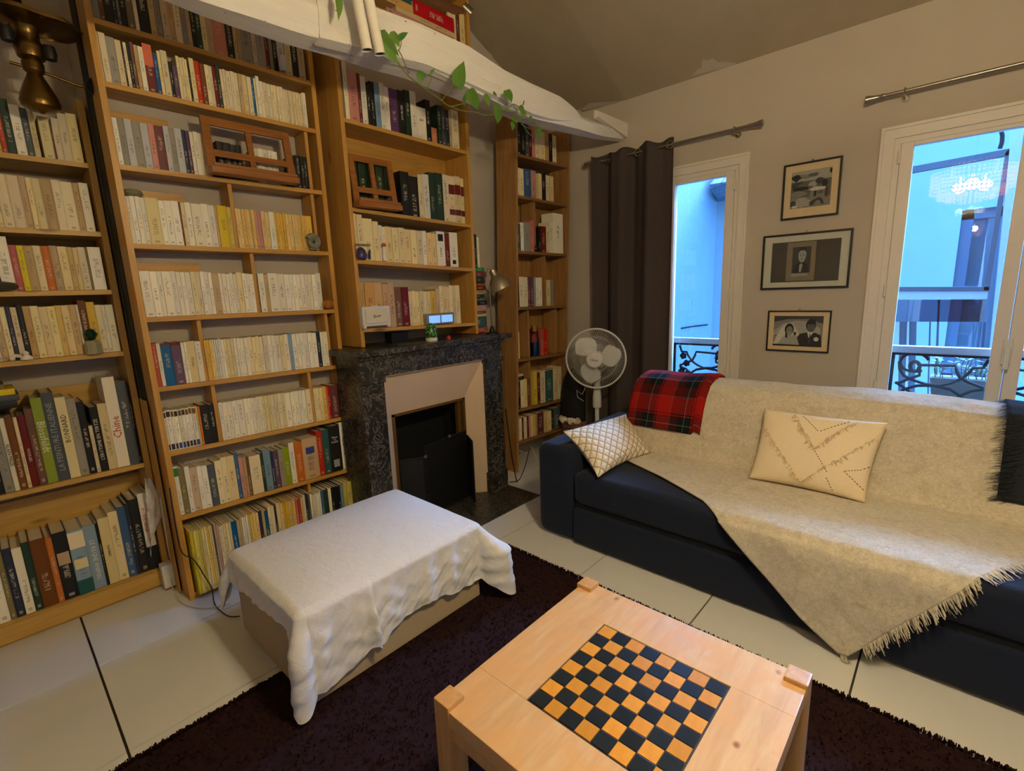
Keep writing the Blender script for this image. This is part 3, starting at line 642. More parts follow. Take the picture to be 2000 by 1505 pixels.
r2('b7', 'eighth shelf', F_, 7, .225, '280w1/25.7 312v1/24 355w1/24.5 390t1/23.5 440w1/23 475w1/23 515S1/23 570c1/24 615c1/25 655c1/25 712b1/26 738q1 770t1 790u1/22 812c1/22.3 892G1/22.5 915l1/23.5 965n1/22 985p1/22 1020e1/22 1055L1/22.5 1100w1/24.5 1138o1/24 1195K1/25.4 1303r1/28 1342x1/28 1388k1/29.5 1470w1/30.5 1532')
r2('b8', 'bottom shelf', K_, 8, .345, '252Y1 285Y1 320Y2 360c1 390c1 410d3 465x1 480t1 500q1 520c5/33 640b1/33 690t2/33 740w3/33.5 800d4/33.5 900n1/34 930t1/33 955b1/33 990c2 1050n1/33 1070c1 1105d6/33.5 1245r2/33 1300d1/33 1320w1 1345n1 1366_ 1390w5/33 1490b1/33 1520G1/33 1560w1/33 1590k1/33 1620k1/33 1650k1/33 1675l1/33 1705Y3/33.5 1800o1/33 1830b1/32 1868c1/32 1885w1/33 1915', 2.735, .18)
L3, R3 = 1.578, 2.502; W3 = ' of the bookcase over the mantel'
def r3(key, nm, crop, zi, hd, toks, Y=2.662, depth=.15): return row(key, 0, nm+W3, crop[0], crop[1], Y, S3[zi][0]+.0005, S3[zi][1]+.0005, L3, R3, hd, depth, toks)
G_, H_ = (600, 3.077), (640, 4.703)
r3('c1', 'top shelf', G_, 0, .25, '237c1/30 262q1/26.5 322m1/26.5 340w1/25.5 372k1/22 395k1/24 420l1/24.5 452w1/25.5 482w1/24 508p1/24.5 556k1/25 602G1/26 632w1/26.5 668w1/19 722k1/25 752o1/9 785_ 790G1/24 815S1/24 838n1/23 860t1/22 876c1/24 918')
r3('c2', 'second shelf', H_, 1, .27, '250_ 690k1/27 770k1/25.5 852c1/28 895w1/29 950G1/31 1010G1/31.5 1076c1/31.8 1130c1/31.8 1185c1/31.8 1237c1/31.8 1288', 2.70, .15)
r3('c3', 'third shelf', H_, 2, .23, '238c1/26 300c1/26 352c1/24.3 440c1/23.5 492w1/21.5 522c1/21 555c1/21.5 612c1/21.5 668c1/21.5 725c1/21.5 780c1/21.5 835c1/21.5 888w1/21.5 925d1/21 968d1/21 1012w1/22.5 1087m1/22.5 1130w1/23.1 1205')
r3('c4', 'bottom shelf', H_, 3, .27, '275K1 372K1 462K1 532K1 585K1/27.5 638u1/25 700m1/25 764c3/22.5 860c3/22.5 960d1/23 1010t1/24 1045c3/26 1135c2/27 1190c1/27.3 1228')
W4 = ' of the corner bookcase'
def r4(key, nm, crop, zi, hd, toks, Y=2.645, depth=.14):
    z = S4[zi]; return row(key, 0, nm+W4, crop[0], crop[1], Y, z[0]+.0005, z[1]+.0005, 2.898+.045*z[0], 3.55+.045*z[0], hd, depth, toks)
I_, J_ = (900, 2.894), (960, 4.3)
r4('d1', 'top shelf', I_, 0, .24, '303c1 318k1 345k1/25 368S1 388m1/22 405q1 424c1/22 450c1/22 478t1 500k1/22 520c1/22 542')
r4('d2', 'second shelf', I_, 1, .205, '304m1 320c1 337c1 360b1/21.5 400q1/21.5 428_ 440c1 460k1/21 484c1 505c1 526')
r4('d3', 'third shelf', I_, 2, .24, '302S1/21 342w1/22 360e1/23 397r1/24.5 418_ 440k1/20 455m1/21 485c1/22 505w1/26 522w1/33.5 580', 2.645, .13)
r4('d4', 'fourth shelf', I_, 3, .24, '302n1/25 316k1/25 334c1 360c1 383m1 398p1 415e1 427w1 445w1 462_ 488c1/22 510e1/22 527')
r4('d5', 'fifth shelf', I_, 4, .22, '306c1/22 336_ 455r1/23 472r1/23 492')
r4('d6', 'sixth shelf', J_, 5, .24, '203r1/24 226k1/23 250c1/23.5 280c1/24 306u1/24 332_ 358y1/29 388m1/28 415c1/28.5 457x1/28 522c1/29 565w1/30 592')
r4('d7', 'bottom shelf', J_, 6, .19, '213w1 228c1 245w1 260m1 275c1 290w1 303m1 318q1 333c1 350d1 372t1 390m1/19.5 442d1/18.5 470c1/18.5 505k1/19.5 522S1/19.5 583')
# titles on the large spines
def spine(key, i, s, size, frac=.5, down=False, mat='w', squash=1, flat=False, col=None):
    o, x, wd, hh, Y, z = REG[key][i]; m = TXT[mat]; o.material_slots[0].material = BMP[CODE[o.name]]; KEEP.add(o.name)
    pos = (x+wd/2, Y-.0015, z+hh*frac); r = (1, 0, 0) if flat else ((0, 0, -1) if down else (0, 0, 1)); u = (0, 0, 1) if flat else ((1, 0, 0) if down else (-1, 0, 0))
    cu = bpy.data.curves.new('title', 'FONT'); cu.body = s; cu.size = size; cu.extrude = .0004; cu.align_x = 'CENTER'; cu.align_y = 'CENTER'; cu.resolution_u = 1; cu.space_line = .8
    t = bpy.data.objects.new('t', cu); me = bpy.data.meshes.new_from_object(t); bpy.data.objects.remove(t)
    rv, uv_ = Vector(r), Vector(u); Mx = Matrix((rv*squash, uv_, rv.cross(uv_))).transposed().to_4x4(); Mx.translation = Vector(pos)
    Sx = Matrix.Diagonal((1/o.scale.x, 1/o.scale.y, 1/o.scale.z, 1)); me.transform(Sx @ Matrix.Translation(-o.location) @ Mx); me.materials.append(m)
    t = bpy.data.objects.new('title', me); C.objects.link(t); t.parent = o
KEEP = set()
TXT = {'w': plain('pale_print', (222, 214, 196), .6), 'k': plain('dark_print', (40, 36, 34), .6), 'r': plain('red_print', (186, 60, 44), .6), 'g': plain('grey_print', (150, 152, 150), .6), 'o': plain('gold_print', (190, 160, 90), .5), 'b': plain('blue_print', (52, 60, 130), .6)}
def fk(key, px_, ox, s):            # index of the book of a row nearest a photo pixel
    L = REG[key]; x = xat(ox+px_/s, L[0][4], L[0][5]); return min(range(len(L)), key=lambda i: abs(L[i][1]+L[i][2]/2-x))
spine('a5', fk('a5', 630, 0, 6.02), 'Blossfeldt', .038, .55, True, 'w')
spine('a5', fk('a5', 765, 0, 6.02), 'LA PEINTURE ITALIENNE', .03, .5, False, 'g')
spine('a5', fk('a5', 900, 0, 6.02), 'BONNARD', .028, .62, False, 'k')
spine('a5', fk('a5', 1240, 0, 6.02), "L'EROTISME EN TERTZE", .02, .5, False, 'w')
spine('a5', fk('a5', 1465, 0, 6.02), 'Chine', .048, .45, False, 'r')
spine('a5', fk('a5', 215, 0, 6.02), 'ALAIN MAZE', .018, .5, True, 'k')
spine('a5', fk('a5', 430, 0, 6.02), 'VOYAGES', .014, .45, True, 'w')
spine('a6', fk('a6', 598, 0, 3.01), 'LE REGNE ANIMAL', .026, .45, True, 'w')
spine('a6', fk('a6', 680, 0, 3.01), 'FLAUBERT', .014, .5, True, 'k')
spine('a6', fk('a6', 917, 0, 3.01), 'BARCELONA\nDU XXE SIECLE', .02, .66, True, 'r')
i = fk('b7', 1428, 280, 3.762); spine('b7', i, 'Chaos\net\nfractals', .018, .7, False, 'w', .85, True)
o, x, wd, hh, Y, z = REG['b7'][i]
spine('b7', fk('b7', 1500, 280, 3.762), 'ROQUENTIN', .02, .5, False, 'k', 1)
spine('c1', fk('c1', 580, 600, 3.077), 'SOURCES', .02, .5, False, 'w'); spine('c1', fk('c1', 695, 600, 3.077), 'EXIT', .02, .6, False, 'r', .8, True)
spine('c3', fk('c3', 1048, 640, 4.703), 'LITTRE', .02, .4, False, 'k')
spine('d3', fk('d3', 550, 900, 2.894), 'e\nn.\ni', .05, .55, False, 'k', 1, True)
def band(key, i, f0, f1, mat, name='label_band', m=.0, y=.0016):   # coloured block printed on a spine
    o, x, wd, hh, Y, z = REG[key][i]; KEEP.add(o.name); me = bpy.data.meshes.new(name)
    q = MB().box(m, 1-m, -y/o.scale.y, 0.012, f0, f1); me.from_pydata(q.v, [], q.f); me.materials.append(mat)
    t = bpy.data.objects.new(name, me); C.objects.link(t); t.parent = o
bm_ = lambda k: BM[k]
for px_ in (195, 225, 260, 285, 312, 337, 362, 386, 412):
    i = fk('b6', px_, 280, 3.762); band('b6', i, .84, .97, TXT['k'] if px_ % 2 else MT['bag_brown'], 'picture', .12); band('b6', i, .03, .17, TXT['b'] if px_ in (285, 312, 412) else TXT['k'], 'emblem', .15)
i = fk('b1', 565, 150, 3.762); band('b1', i, .55, 1, plain('salmon_block', (214, 106, 72)), 'salmon_top')
i = fk('b5', 510, 200, 3.762); band('b5', i, .93, 1, BM['m'], 'crimson_top'); i = fk('b5', 585, 200, 3.762); band('b5', i, .93, 1, BM['m'], 'crimson_top')
i = fk('b7', 295, 280, 3.762); band('b7', i, .8, .97, BM['g'], 'green_block')
i = fk('b7', 1245, 280, 3.762); band('b7', i, .62, .78, TXT['b'], 'sticker', .22)
i = fk('b7', 1428, 280, 3.762); band('b7', i, .1, .26, TXT['g'], 'emblem', .25)
for px_ in (1155, 1210, 1262):
    i = fk('c2', px_, 640, 4.703); band('c2', i, .62, .82, BM['m'], 'title_label', .02); band('c2', i, .18, .3, BM['m'], 'title_label', .02)
i = fk('c3', 1048, 640, 4.703); band('c3', i, .72, .92, BM['k'], 'title_label', .2); i = fk('c3', 1165, 640, 4.703); band('c3', i, .08, .2, BM['k'], 'emblem', .3)
i = fk('a6', 517, 0, 3.01); band('a6', i, .72, .97, BM['c'], 'cream_block'); band('a6', i, .4, .55, BM['c'], 'cream_block', .08); band('a6', i, .0, .22, BM['x'], 'teal_picture', .0)
i = fk('a6', 428, 0, 3.01); band('a6', i, .52, .7, BM['t'], 'picture', .1)
i = fk('a6', 917, 0, 3.01); band('a6', i, .0, .3, BM['k'], 'black_block')
i = fk('b0', 1517, 150, 3.762)
print('books', sum(len(v) for v in REG.values()))
# the 255 books that show largest stay single things; the rest become one packed mass
def pxarea(t):
    o, x, wd, hh, Y, z = t; c = [RM @ np.array([a, Y, b-H]) for a, b in ((x, z+hh/2), (x+wd, z+hh/2), (x+wd/2, z), (x+wd/2, z+hh))]
    q = [(FPX*v[0]/v[2], FPX*v[1]/v[2]) for v in c]; u = 1000+(q[0][0]+q[1][0])/2
    return 0 if u < 3 else math.hypot(q[1][0]-q[0][0], q[1][1]-q[0][1])*math.hypot(q[3][0]-q[2][0], q[3][1]-q[2][1])
def hidden(key, t):            # books the photo hides for the most part
    return (key == 'b8' and t[1] > 1.0) or (key == 'b2' and t[1] > .88 and t[1] < 1.27)
ALLB = sorted(((pxarea(t)*(.35 if hidden(k_, t) else 1)+(1e6 if t[0].name in KEEP else 0), id(t), t) for k_ in REG for t in REG[k_]), reverse=True)
cv, cf, cm, cg, cr, mats = [], [], [], [], [], []
ucv, upv = np.array([v.co[:] for v in UC.vertices]), np.array([v.co[:] for v in UP.vertices]); ucf, upf = [tuple(p.vertices) for p in UC.polygons], [tuple(p.vertices) for p in UP.polygons]
for a_, _, t in ALLB[255:]:
    o = t[0]; code = CODE[o.name]; r_ = random.random()
    if a_ <= 0: pass
    for vs, fs, mt in ((ucv, ucf, BM[code]), (upv, upf, MT['pages'])):
        if mt not in mats: mats.append(mt)
        b_ = len(cv); W_ = vs*np.array(o.scale)+np.array(o.location); cv += W_.tolist(); cg += vs.tolist(); cr += [r_]*len(vs); cf += [tuple(i_+b_ for i_ in f_) for f_ in fs]; cm += [mats.index(mt)]*len(fs)
    for ch in list(o.children): bpy.data.objects.remove(ch)
    bpy.data.objects.remove(o)
me = bpy.data.meshes.new('packed_books'); me.from_pydata(cv, [], cf)
for m_ in mats: me.materials.append(m_)
me.polygons.foreach_set('material_index', cm)
ga = me.attributes.new('gen', 'FLOAT_VECTOR', 'POINT'); ga.data.foreach_set('vector', np.array(cg).ravel()); ga = me.attributes.new('rnd', 'FLOAT', 'POINT'); ga.data.foreach_set('value', cr)
pk = link('packed_books', me, None); tag(pk, 'all the smaller paperbacks packed between the larger books on the shelves', 'books', None, 'stuff')
# books lying flat: on the tall books of the alcove case, and stacked on the mantel
def flat(x, y, z, lx, dp, th, code, label, group=None, rot=0):
    o = bpy.data.objects.new('book', UC); C.objects.link(o)
    # spine to the front: unit x -> vertical
    o.scale = (th, dp, lx); o.rotation_euler = (0, math.pi/2, 0)
    o.location = (x, y, z+th); o.material_slots[0].link = 'OBJECT'; o.material_slots[0].material = BM[code]
    tag(o, label, 'book', group); p = bpy.data.objects.new('pages', UP); C.objects.link(p); p.parent = o
    if rot: o.rotation_euler = (0, math.pi/2, 0); o.rotation_euler.rotate_axis('X', -rot)
    return o
zt = .698+.375
flat(-.23, 3.08, zt, .30, .19, .03, 'k', 'black book lying across the tall books on the fifth alcove shelf')
flat(-.25, 3.08, zt+.031, .33, .19, .028, 'S', 'grey book lying under the bright yellow one on the fifth alcove shelf')
flat(-.27, 3.08, zt+.06, .34, .19, .027, 'y', 'bright yellow book lying flat on a grey book, fifth alcove shelf')
flat(-.28, 3.08, zt+.088, .32, .19, .022, 'v', 'olive book lying on top of the flat bright yellow book')
seq = [('r', .035, 'red'), ('x', .085, 'thick teal'), ('c', .022, 'cream'), ('u', .02, 'brown'), ('q', .045, 'pinkish'), ('k', .03, 'black'), ('S', .025, 'slate grey'), ('G', .025, 'dark green'), ('t', .03, 'tan'), ('u', .035, 'dark brown'), ('r', .018, 'thin red'), ('G', .045, 'green'), ('m', .04, 'maroon'), ('g', .03, 'pale green')]
z = 1.2075
for i, (c, th, wd) in enumerate(seq):
    flat(2.56+.006*(i % 3), 2.70+.007*((i*2) % 3), z, .125-.006*(i % 4), .18, th-.0006, c, '%s book lying flat, %s from the bottom of the stack behind the lamp' % (wd, ordn(i+1)), 'stack of books behind the mantel lamp'); z += th
zs = z
for i, (c, wd) in enumerate((('S', 'slate grey'), ('G', 'dark green'), ('w', 'white'))):
    book(2.565+.024*i, .023, 2.71, zs+.0005, .26-.02*i, .15, c, '%s book standing on top of the stack behind the mantel lamp' % wd, 'books standing on the stack')
# three books lying on the sixth shelf row of the corner case
zq = .527+.247
flat(2.96, 2.66, zq, .085, .13, .03, 'k', 'black book lying on the books of the sixth corner shelf'); flat(2.955, 2.66, zq+.031, .08, .13, .02, 'c', 'cream book lying on a black one, sixth corner shelf')

# ------------------------------------------------------------------ fireplace
fp = thing('fireplace', 'dark veined marble fireplace with pink splayed inner cheeks and slab hearth', 'fireplace', (2.03, 2.5, 0))
FY = 2.50
m = MB().box(1.40, 1.496, FY-.035, 2.775, 1.165, 1.2).box(1.496, 2.70, FY-.035, 2.92, 1.165, 1.2)
m.build('mantel_shelf', MT['marble'], fp, bevel=.006)
MB().box(1.43, 2.64, FY-.012, 2.77, 1.14, 1.165).build('moulding', MT['marble'], fp, bevel=.008)
box('lintel', 1.435, 2.615, FY, FY+.06, 1.035, 1.14, MT['marble'], fp)
for a, b in ((1.435, 1.588), (2.442, 2.612)):
    MB().box(a, b, FY, FY+.06, .16, 1.035).build('jamb', MT['marble'], fp, bevel=.002)
    MB().box(a-.008, b+.008, FY-.012, FY+.07, 0, .16).build('jamb_foot', MT['marble'], fp, bevel=.002)
    MB().box(a-.006, b+.006, FY-.012, FY+.05, 1.0, 1.035).build('capital', MT['marble'], fp, bevel=.003)
for a, b, c in ((1.435, 1.46, 2.772), (2.59, 2.612, 2.92)): box('side_slab', a, b, FY+.06, c, 0, 1.14, MT['marble'], fp)
yi, a0, a1, zt_, b0, b1, zi = 2.625, 1.588, 2.442, 1.035, 1.70, 2.325, .755
V = [(a0,FY+.03,0),(a0,FY+.03,zt_),(a1,FY+.03,zt_),(a1,FY+.03,0),(b0,yi,0),(b0,yi,zi),(b1,yi,zi),(b1,yi,0)]
pyd('splay', V, [(0,4,5,1),(1,5,6,2),(2,6,7,3)], MT['plaster_pink'], fp)
box('lintel_underside', a0, a1, FY+.004, FY+.031, zt_-.004, zt_+.0, MT['plaster_pink'], fp)
MB().box(b0, b0+.018, yi-.01, yi+.02, 0, zi).box(b1-.018, b1, yi-.01, yi+.02, 0, zi).box(b0, b1, yi-.01, yi+.02, zi-.016, zi).build('insert_frame', MT['brass_frame'], fp)
MB().box(b1-.05, b1-.02, yi+.02, yi+.05, 0, zi-.02).build('curtain_track', MT['brass_frame'], fp)
m = MB().box(b0, b1, 2.88, 2.9, 0, zi).box(b0-.01, b0, yi+.02, 2.9, 0, zi).box(b1, b1+.01, yi+.02, 2.9, 0, zi).box(b0, b1, yi+.02, 2.9, zi, zi+.01)
m.build('firebox', MT['soot'], fp)
box('hearth_slab', 1.53, 2.63, 2.175, 2.62, .0005, .006, MT['marble'], fp)
fs = thing('fire_screen', 'black folding metal screen standing half open in the fireplace', 'screen', (2.0, 2.56, .007))
def panel(p, q, h, par):
    p, q = Vector(p), Vector(q); d = (q-p).normalized(); n = Vector((-d.y, d.x, 0))*.008
    m = MB().quad8([p, q, q+n, p+n, p+Vector((0,0,h)), q+Vector((0,0,h)), q+n+Vector((0,0,h)), p+n+Vector((0,0,h))])
    o = m.build('screen_panel', MT['black_iron'], par, bevel=.002)
    f = MB(); r = .006
    for a, b in (((p),(q)), ((p+Vector((0,0,h))),(q+Vector((0,0,h)))), (p, p+Vector((0,0,h))), (q, q+Vector((0,0,h)))): f.tube([a, b], r, 6)
    f.build('rim', MT['black_iron'], o)
panel((1.72, 2.60, .014), (1.86, 2.53, .014), .43, fs); panel((1.875, 2.53, .014), (2.30, 2.60, .014), .50, fs); panel((2.31, 2.595, .014), (2.232, 2.46, .014), .46, fs)
MB().lathe([(.001,-.012),(.012,-.006),(.012,.006),(.001,.012)], (1.868, 2.522, .45), (0,0,1), 12).lathe([(.001,-.012),(.012,-.006),(.012,.006),(.001,.012)], (2.1, 2.545, .53), (0,0,1), 12).build('knob', MT['steel'], fs, smooth=True)
# ------------------------------------------------------------------ things on shelves
def stand(name, label, p0, p1, h, lean, mull, y):     # slatted wooden book rest: open frame leaning back
    t = thing(name, label, 'book stand', (p0, y, h[0])); z0, z1 = h; T = .018
    def P(x, z, d): f = (z-z0)/(z1-z0); return (x, y+f*lean+d, z)
    def bar(nm, xa, xb, za, zb): MB().quad8([P(xa,za,0),P(xb,za,0),P(xb,za,T),P(xa,za,T),P(xa,zb,0),P(xb,zb,0),P(xb,zb,T),P(xa,zb,T)]).build(nm, MT['stand'], t, bevel=.002)
    W_ = p1-p0; s = .036; zm = z0+(z1-z0)*mull
    bar('stile', p0, p0+s, z0+.03, z1); bar('stile', p1-s, p1, z0+.03, z1); bar('rail', p0+s, p1-s, z1-.038, z1); bar('rail', p0+s, p1-s, zm-.016, zm+.016); bar('rail', p0+s, p1-s, z0+.03, z0+.058)
    bar('mullion', p0+W_/2-.014, p0+W_/2+.014, z0+.058, zm-.016); bar('mullion', p0+W_/2-.014, p0+W_/2+.014, zm+.016, z1-.038)
    box('ledge', p0, p1, y-.04, y+.03, z0, z0+.03, MT['stand'], t, bevel=.004); box('lip', p0+.01, p1-.01, y-.04, y-.03, z0+.03, z0+.045, MT['stand'], t, bevel=.002)
    return t
xa = xat(150+1010/3.762, 2.74, 2.12); xb = xat(150+1615/3.762, 2.74, 2.12)
stand('book_stand', 'wooden folding book rest leaning on the third shelf of the tallest bookcase', xa-.02, xb, (2.116, 2.385), .035, .38, 2.735)
stand('book_stand', 'wooden book rest with green bindings behind it, bookcase over the mantel', 1.582, xat(787, 2.585, 2.02), (2.017, 2.315), .04, .34, 2.625)
for k in range(5):
    x = 1.60+.058*k
    if 2: 
        o = book(x, .052, 2.69, 2.0185, .265, .15, 'G', 'dark green gilt-lined book, %s from the left behind the book rest' % ordn(k+1), 'green bindings behind the book rest')
        q = MB(); [q.box(0.04, .12, -.01, .012, 0, 1), q.box(.3, .7, -.012, .012, .2, .22), q.box(.3, .7, -.012, .012, .52, .56), q.box(.3, .7, -.012, .012, .8, .82)]
        me = bpy.data.meshes.new('gilding'); me.from_pydata(q.v, [], q.f); me.materials.append(MT['brass']); g = bpy.data.objects.new('gilding', me); C.objects.link(g); g.parent = o
p = at(258, 371, 1, 2.80)
tag(MB().lathe([(.001,0),(.03,.004),(.042,.02),(.036,.036),(.001,.046)], (.575, 2.83, 1.979), (0,0,1), 20).build('stone', plain('grey_green_pebble', (120, 118, 84), .3), smooth=True), 'smooth grey-green pebble lying on the white books, fourth shelf, tallest bookcase', 'stone')
# ammonite
t = thing('ammonite', 'grey spiral ammonite leaning on pale yellow books at the shelf end', 'fossil', (1.375, 2.765, 1.779)); R = []
P = []; Rr = []
for i in range(70):
    a = i*.22; r = .004+.0022*i**.98*.22*1.0; P.append((1.378+r*math.cos(a), 2.772, 1.824+r*math.sin(a))); Rr.append(.002+.00022*i)
MB().tube(P, Rr, 8).build('shell', plain('grey_fossil', (128, 124, 104), .4, 0, .5, .3, 60), t, smooth=True); box('foot', 1.352, 1.404, 2.762, 2.786, 1.779, 1.789, MT['steel'], t)
pu = MB(); R = []
for i in range(9):
    z = -1+2*i/8; R.append([(1.428+.031*math.sqrt(max(.003, 1-z*z))*(1+.12*math.cos(8*a))*math.cos(a), 2.77+.024*math.sqrt(max(.003, 1-z*z))*(1+.12*math.cos(8*a))*math.sin(a), 1.4705+.028*z) for a in [2*math.pi*k/40 for k in range(40)]])
t = thing('small_gourd', 'small orange ribbed gourd at the right end of the fifth shelf', 'gourd', (1.437, 2.775, 1.4415)); pu.ring_stack(R).build('body', plain('dull_orange', (160, 96, 24), .5), t, smooth=True); MB().cyl((1.428,2.77,1.497),(1.431,2.77,1.508),.004,.003,8).build('stalk', MT['bag_brown'], t)
# snow globe and figurine on the alcove shelves
t = thing('glass_ball', 'dark green glass ball on a small clear stand, fourth alcove shelf', 'ornament', (.335, 3.05, 1.283))
x = xat(183, 3.055, 1.3); MB().lathe([(.001,-.028),(.016,-.022),(.028,0),(.016,.022),(.001,.028)], (x, 3.055, 1.375), (0,0,1), 20).build('ball', plain('dark_green_glass', (22, 48, 36), .08), t, smooth=True)
MB().lathe([(.034,0),(.034,.045),(.026,.062),(.02,.064)], (x, 3.055, 1.283), (0,0,1), 12).build('stand', plain('clear_resin', (150, 144, 112), .15), t)
x = xat(8, 3.055, 1.583); tag(MB().lathe([(.001,0),(.04,.006),(.05,.02),(.04,.034),(.001,.042)], (x, 3.055, 1.583), (0,0,1), 18).build('stone', plain('dark_stone', (66, 60, 50), .5), smooth=True), 'dark pebble at the left end of the third alcove shelf', 'stone')
t = thing('white_figurine', 'small white figurine in front of the black book, fourth alcove shelf', 'figurine', (xat(53, 3.05, 1.283), 3.05, 1.283)); x = xat(53, 3.05, 1.283)
MB().lathe([(.022,0),(.02,.012),(.008,.02),(.012,.03),(.001,.04)], (x, 3.055, 1.283), (0,0,1), 14).build('body', MT['paper'], t, smooth=True); MB().tube([(x-.015,3.05,1.3),(x-.035,3.05,1.305),(x-.05,3.05,1.29)], .008, 8).build('arm', MT['paper'], t, smooth=True)
t = thing('bulb_capsule', 'white plastic lamp bulb hanging at the right of the top shelf', 'bulb', (1.36, 2.77, 2.7)); x, zc_ = xat(553, 2.76, 2.73), 2.687
MB().lathe([(.016,.0),(.016,.012),(.02,.02),(.02,.07),(.014,.075)], (x, 2.765, zc_+.003), (0,0,1), 16).build('cap', MT['white_plastic'], t, smooth=True)
MB().lathe([(.001,-.001),(.012,.0),(.012,.012)], (x, 2.765, zc_+.001), (0,0,1), 12).build('socket', MT['steel'], t)
# over-mantel shelves
t = thing('purple_geode', 'purple domed stone in a clear box, third shelf over the mantel', 'ornament', (1.60, 2.63, 1.7235)); x = xat(709, 2.635, 1.74)
MB().lathe([(.032,0),(.036,.02),(.028,.05),(.012,.066),(.001,.07)], (x, 2.655, 1.7265), (0,0,1), 20).build('stone', plain('purple_stone', (56, 44, 96), .3), t, smooth=True); box('clear_box', x-.042, x+.042, 2.618, 2.695, 1.7235, 1.81, MT['glass_pic'], t)
t = thing('small_statuette', 'small red and white figure on the third shelf over the mantel', 'figurine', (xat(752, 2.65, 1.72), 2.65, 1.717)); x = xat(752, 2.65, 1.72)
MB().lathe([(.013,0),(.014,.03),(.01,.07),(.008,.085)], (x, 2.65, 1.7185), (0,0,1), 14).build('body', MT['paper'], t, smooth=True); MB().lathe([(.001,0),(.016,.003),(.012,.018),(.001,.024)], (x, 2.65, 1.8035), (0,0,1), 14).build('hat', BM['r'], t, smooth=True)
rd = thing('white_speaker', 'small white rounded speaker on the bottom shelf over the mantel', 'speaker', (1.648, 2.62, 1.3185))
MB().box(1.552+.0, 1.745, 2.612, 2.65, 1.328, 1.447).build('case', MT['white_plastic'], rd, bevel=.01)
MB().box(1.57, 1.727, 2.606, 2.614, 1.345, 1.432).build('grille', plain('pale_grille', (206, 198, 168), .6), rd, bevel=.004)
MB().box(1.62, 1.67, 2.62, 2.64, 1.447, 1.452).build('button', MT['white_plastic'], rd, bevel=.001)
for a in (1.556, 1.722): MB().box(a, a+.018, 2.615, 2.645, 1.3185, 1.33).build('foot', MT['white_plastic'], rd)
text('fbum', .026, (1.648, 2.6055, 1.388), (1,0,.12), (0,0,1), TXT['k'], rd, 'lettering')
rd.location.x += 0
ck = thing('display_clock', 'clock with glowing pale blue display on the bottom shelf over the mantel', 'clock', (2.155, 2.62, 1.302))
box('case', 2.035, 2.28, 2.59, 2.66, 1.303, 1.378, MT['alu'], ck, bevel=.004); box('display', 2.058, 2.15, 2.585, 2.5895, 1.314, 1.364, MT['lcd'], ck); box('display', 2.165, 2.262, 2.585, 2.5895, 1.314, 1.364, MT['lcd'], ck)
for o in ck.children: o.location.y += .04
gp = thing('green_glass_pot', 'green mottled egg-shaped ornament with pale base on the mantel', 'ornament', (2.013, 2.56, 1.2005))
def moss():
    m = NT('green_mottled_glaze'); v = m.co(); n = m.n('ShaderNodeTexVoronoi', {'Vector': v, 'Scale': 90.}).outputs[0]
    m.col(m.ramp(n, [(.1, lin((190, 214, 150))), (.3, lin((50, 120, 36))), (.7, lin((14, 60, 22)))])); m.rough(.15, .6); return m.m
MB().lathe([(.038,.022),(.044,.04),(.042,.065),(.034,.095),(.02,.115),(.001,.122)], (2.013, 2.56, 1.2005), (0,0,1), 24).build('body', moss(), gp, smooth=True)
MB().lathe([(.034,0),(.040,.008),(.0395,.026)], (2.013, 2.56, 1.2005), (0,0,1), 24).build('base', MT['paper'], gp, smooth=True)
tag(MB().lathe([(.014,0),(.016,.014),(.01,.026)], (2.16, 2.56, 1.2005), (0,0,1), 12).build('red_cap', plain('red_plastic', (170, 40, 30), .4), smooth=True), 'small red cap lying on the mantel beside the green ornament', 'cap')
tag(MB().box(1.75, 1.98, 2.56, 2.66, 1.2003, 1.204).build('saucer_tray', MT['steel']), 'thin dull metal tray on the mantel under the bookcase', 'tray')
tag(MB().box(1.80, 1.93, 2.70, 2.78, 1.2003, 1.27).build('black_box', MT['black_iron'], bevel=.004), 'small black box on the mantel behind the green ornament', 'box')
# desk lamp on the mantel end
dl = thing('desk_lamp', 'aluminium bell-shaded desk lamp on the right end of the mantel', 'lamp', (2.60, 2.56, 1.2))
bx, by = 2.596, 2.57
MB().lathe([(.055,0),(.052,.008),(.022,.016),(.014,.05),(.008,.06)], (bx, by, 1.2005), (0,0,1), 24).build('base', MT['black_iron'], dl, smooth=True)
MB().tube([(bx, by, 1.25), (bx-.006, by, 1.38), (bx-.008, by-.0, 1.545)], .0065, 10).build('arm', MT['chrome'], dl, smooth=True)
top = Vector((2.628, 2.575, 1.665)); ax = Vector((.30, -.28, -.91)).normalized()
MB().lathe([(.018,-.005),(.026,.0),(.028,.038),(.034,.05),(.052,.065),(.075,.10),(.085,.14),(.0875,.152),(.086,.152),(.083,.14),(.072,.10),(.05,.068),(.02,.05)], top, ax, 36, False).build('shade', MT['alu'], dl, smooth=True)
MB().lathe([(.008,-.02),(.014,-.016),(.017,-.002),(.017,.003)], top, ax, 16).build('cap', MT['alu'], dl, smooth=True)
MB().lathe([(.001,.145),(.02,.135),(.028,.115),(.02,.085),(.012,.06)], top, ax, 16).build('bulb', plain('unlit_bulb', (190, 186, 176), .3), dl, smooth=True)
MB().tube([top-ax*.01, top+Vector((-.03,.02,.01)), (bx-.03, by+.03, 1.55), (bx+.06, by+.03, 1.45), (bx+.075, by+.01, 1.3), (bx+.085, by, 1.205)], .0022, 6).build('cord', MT['cable'], dl, smooth=True)
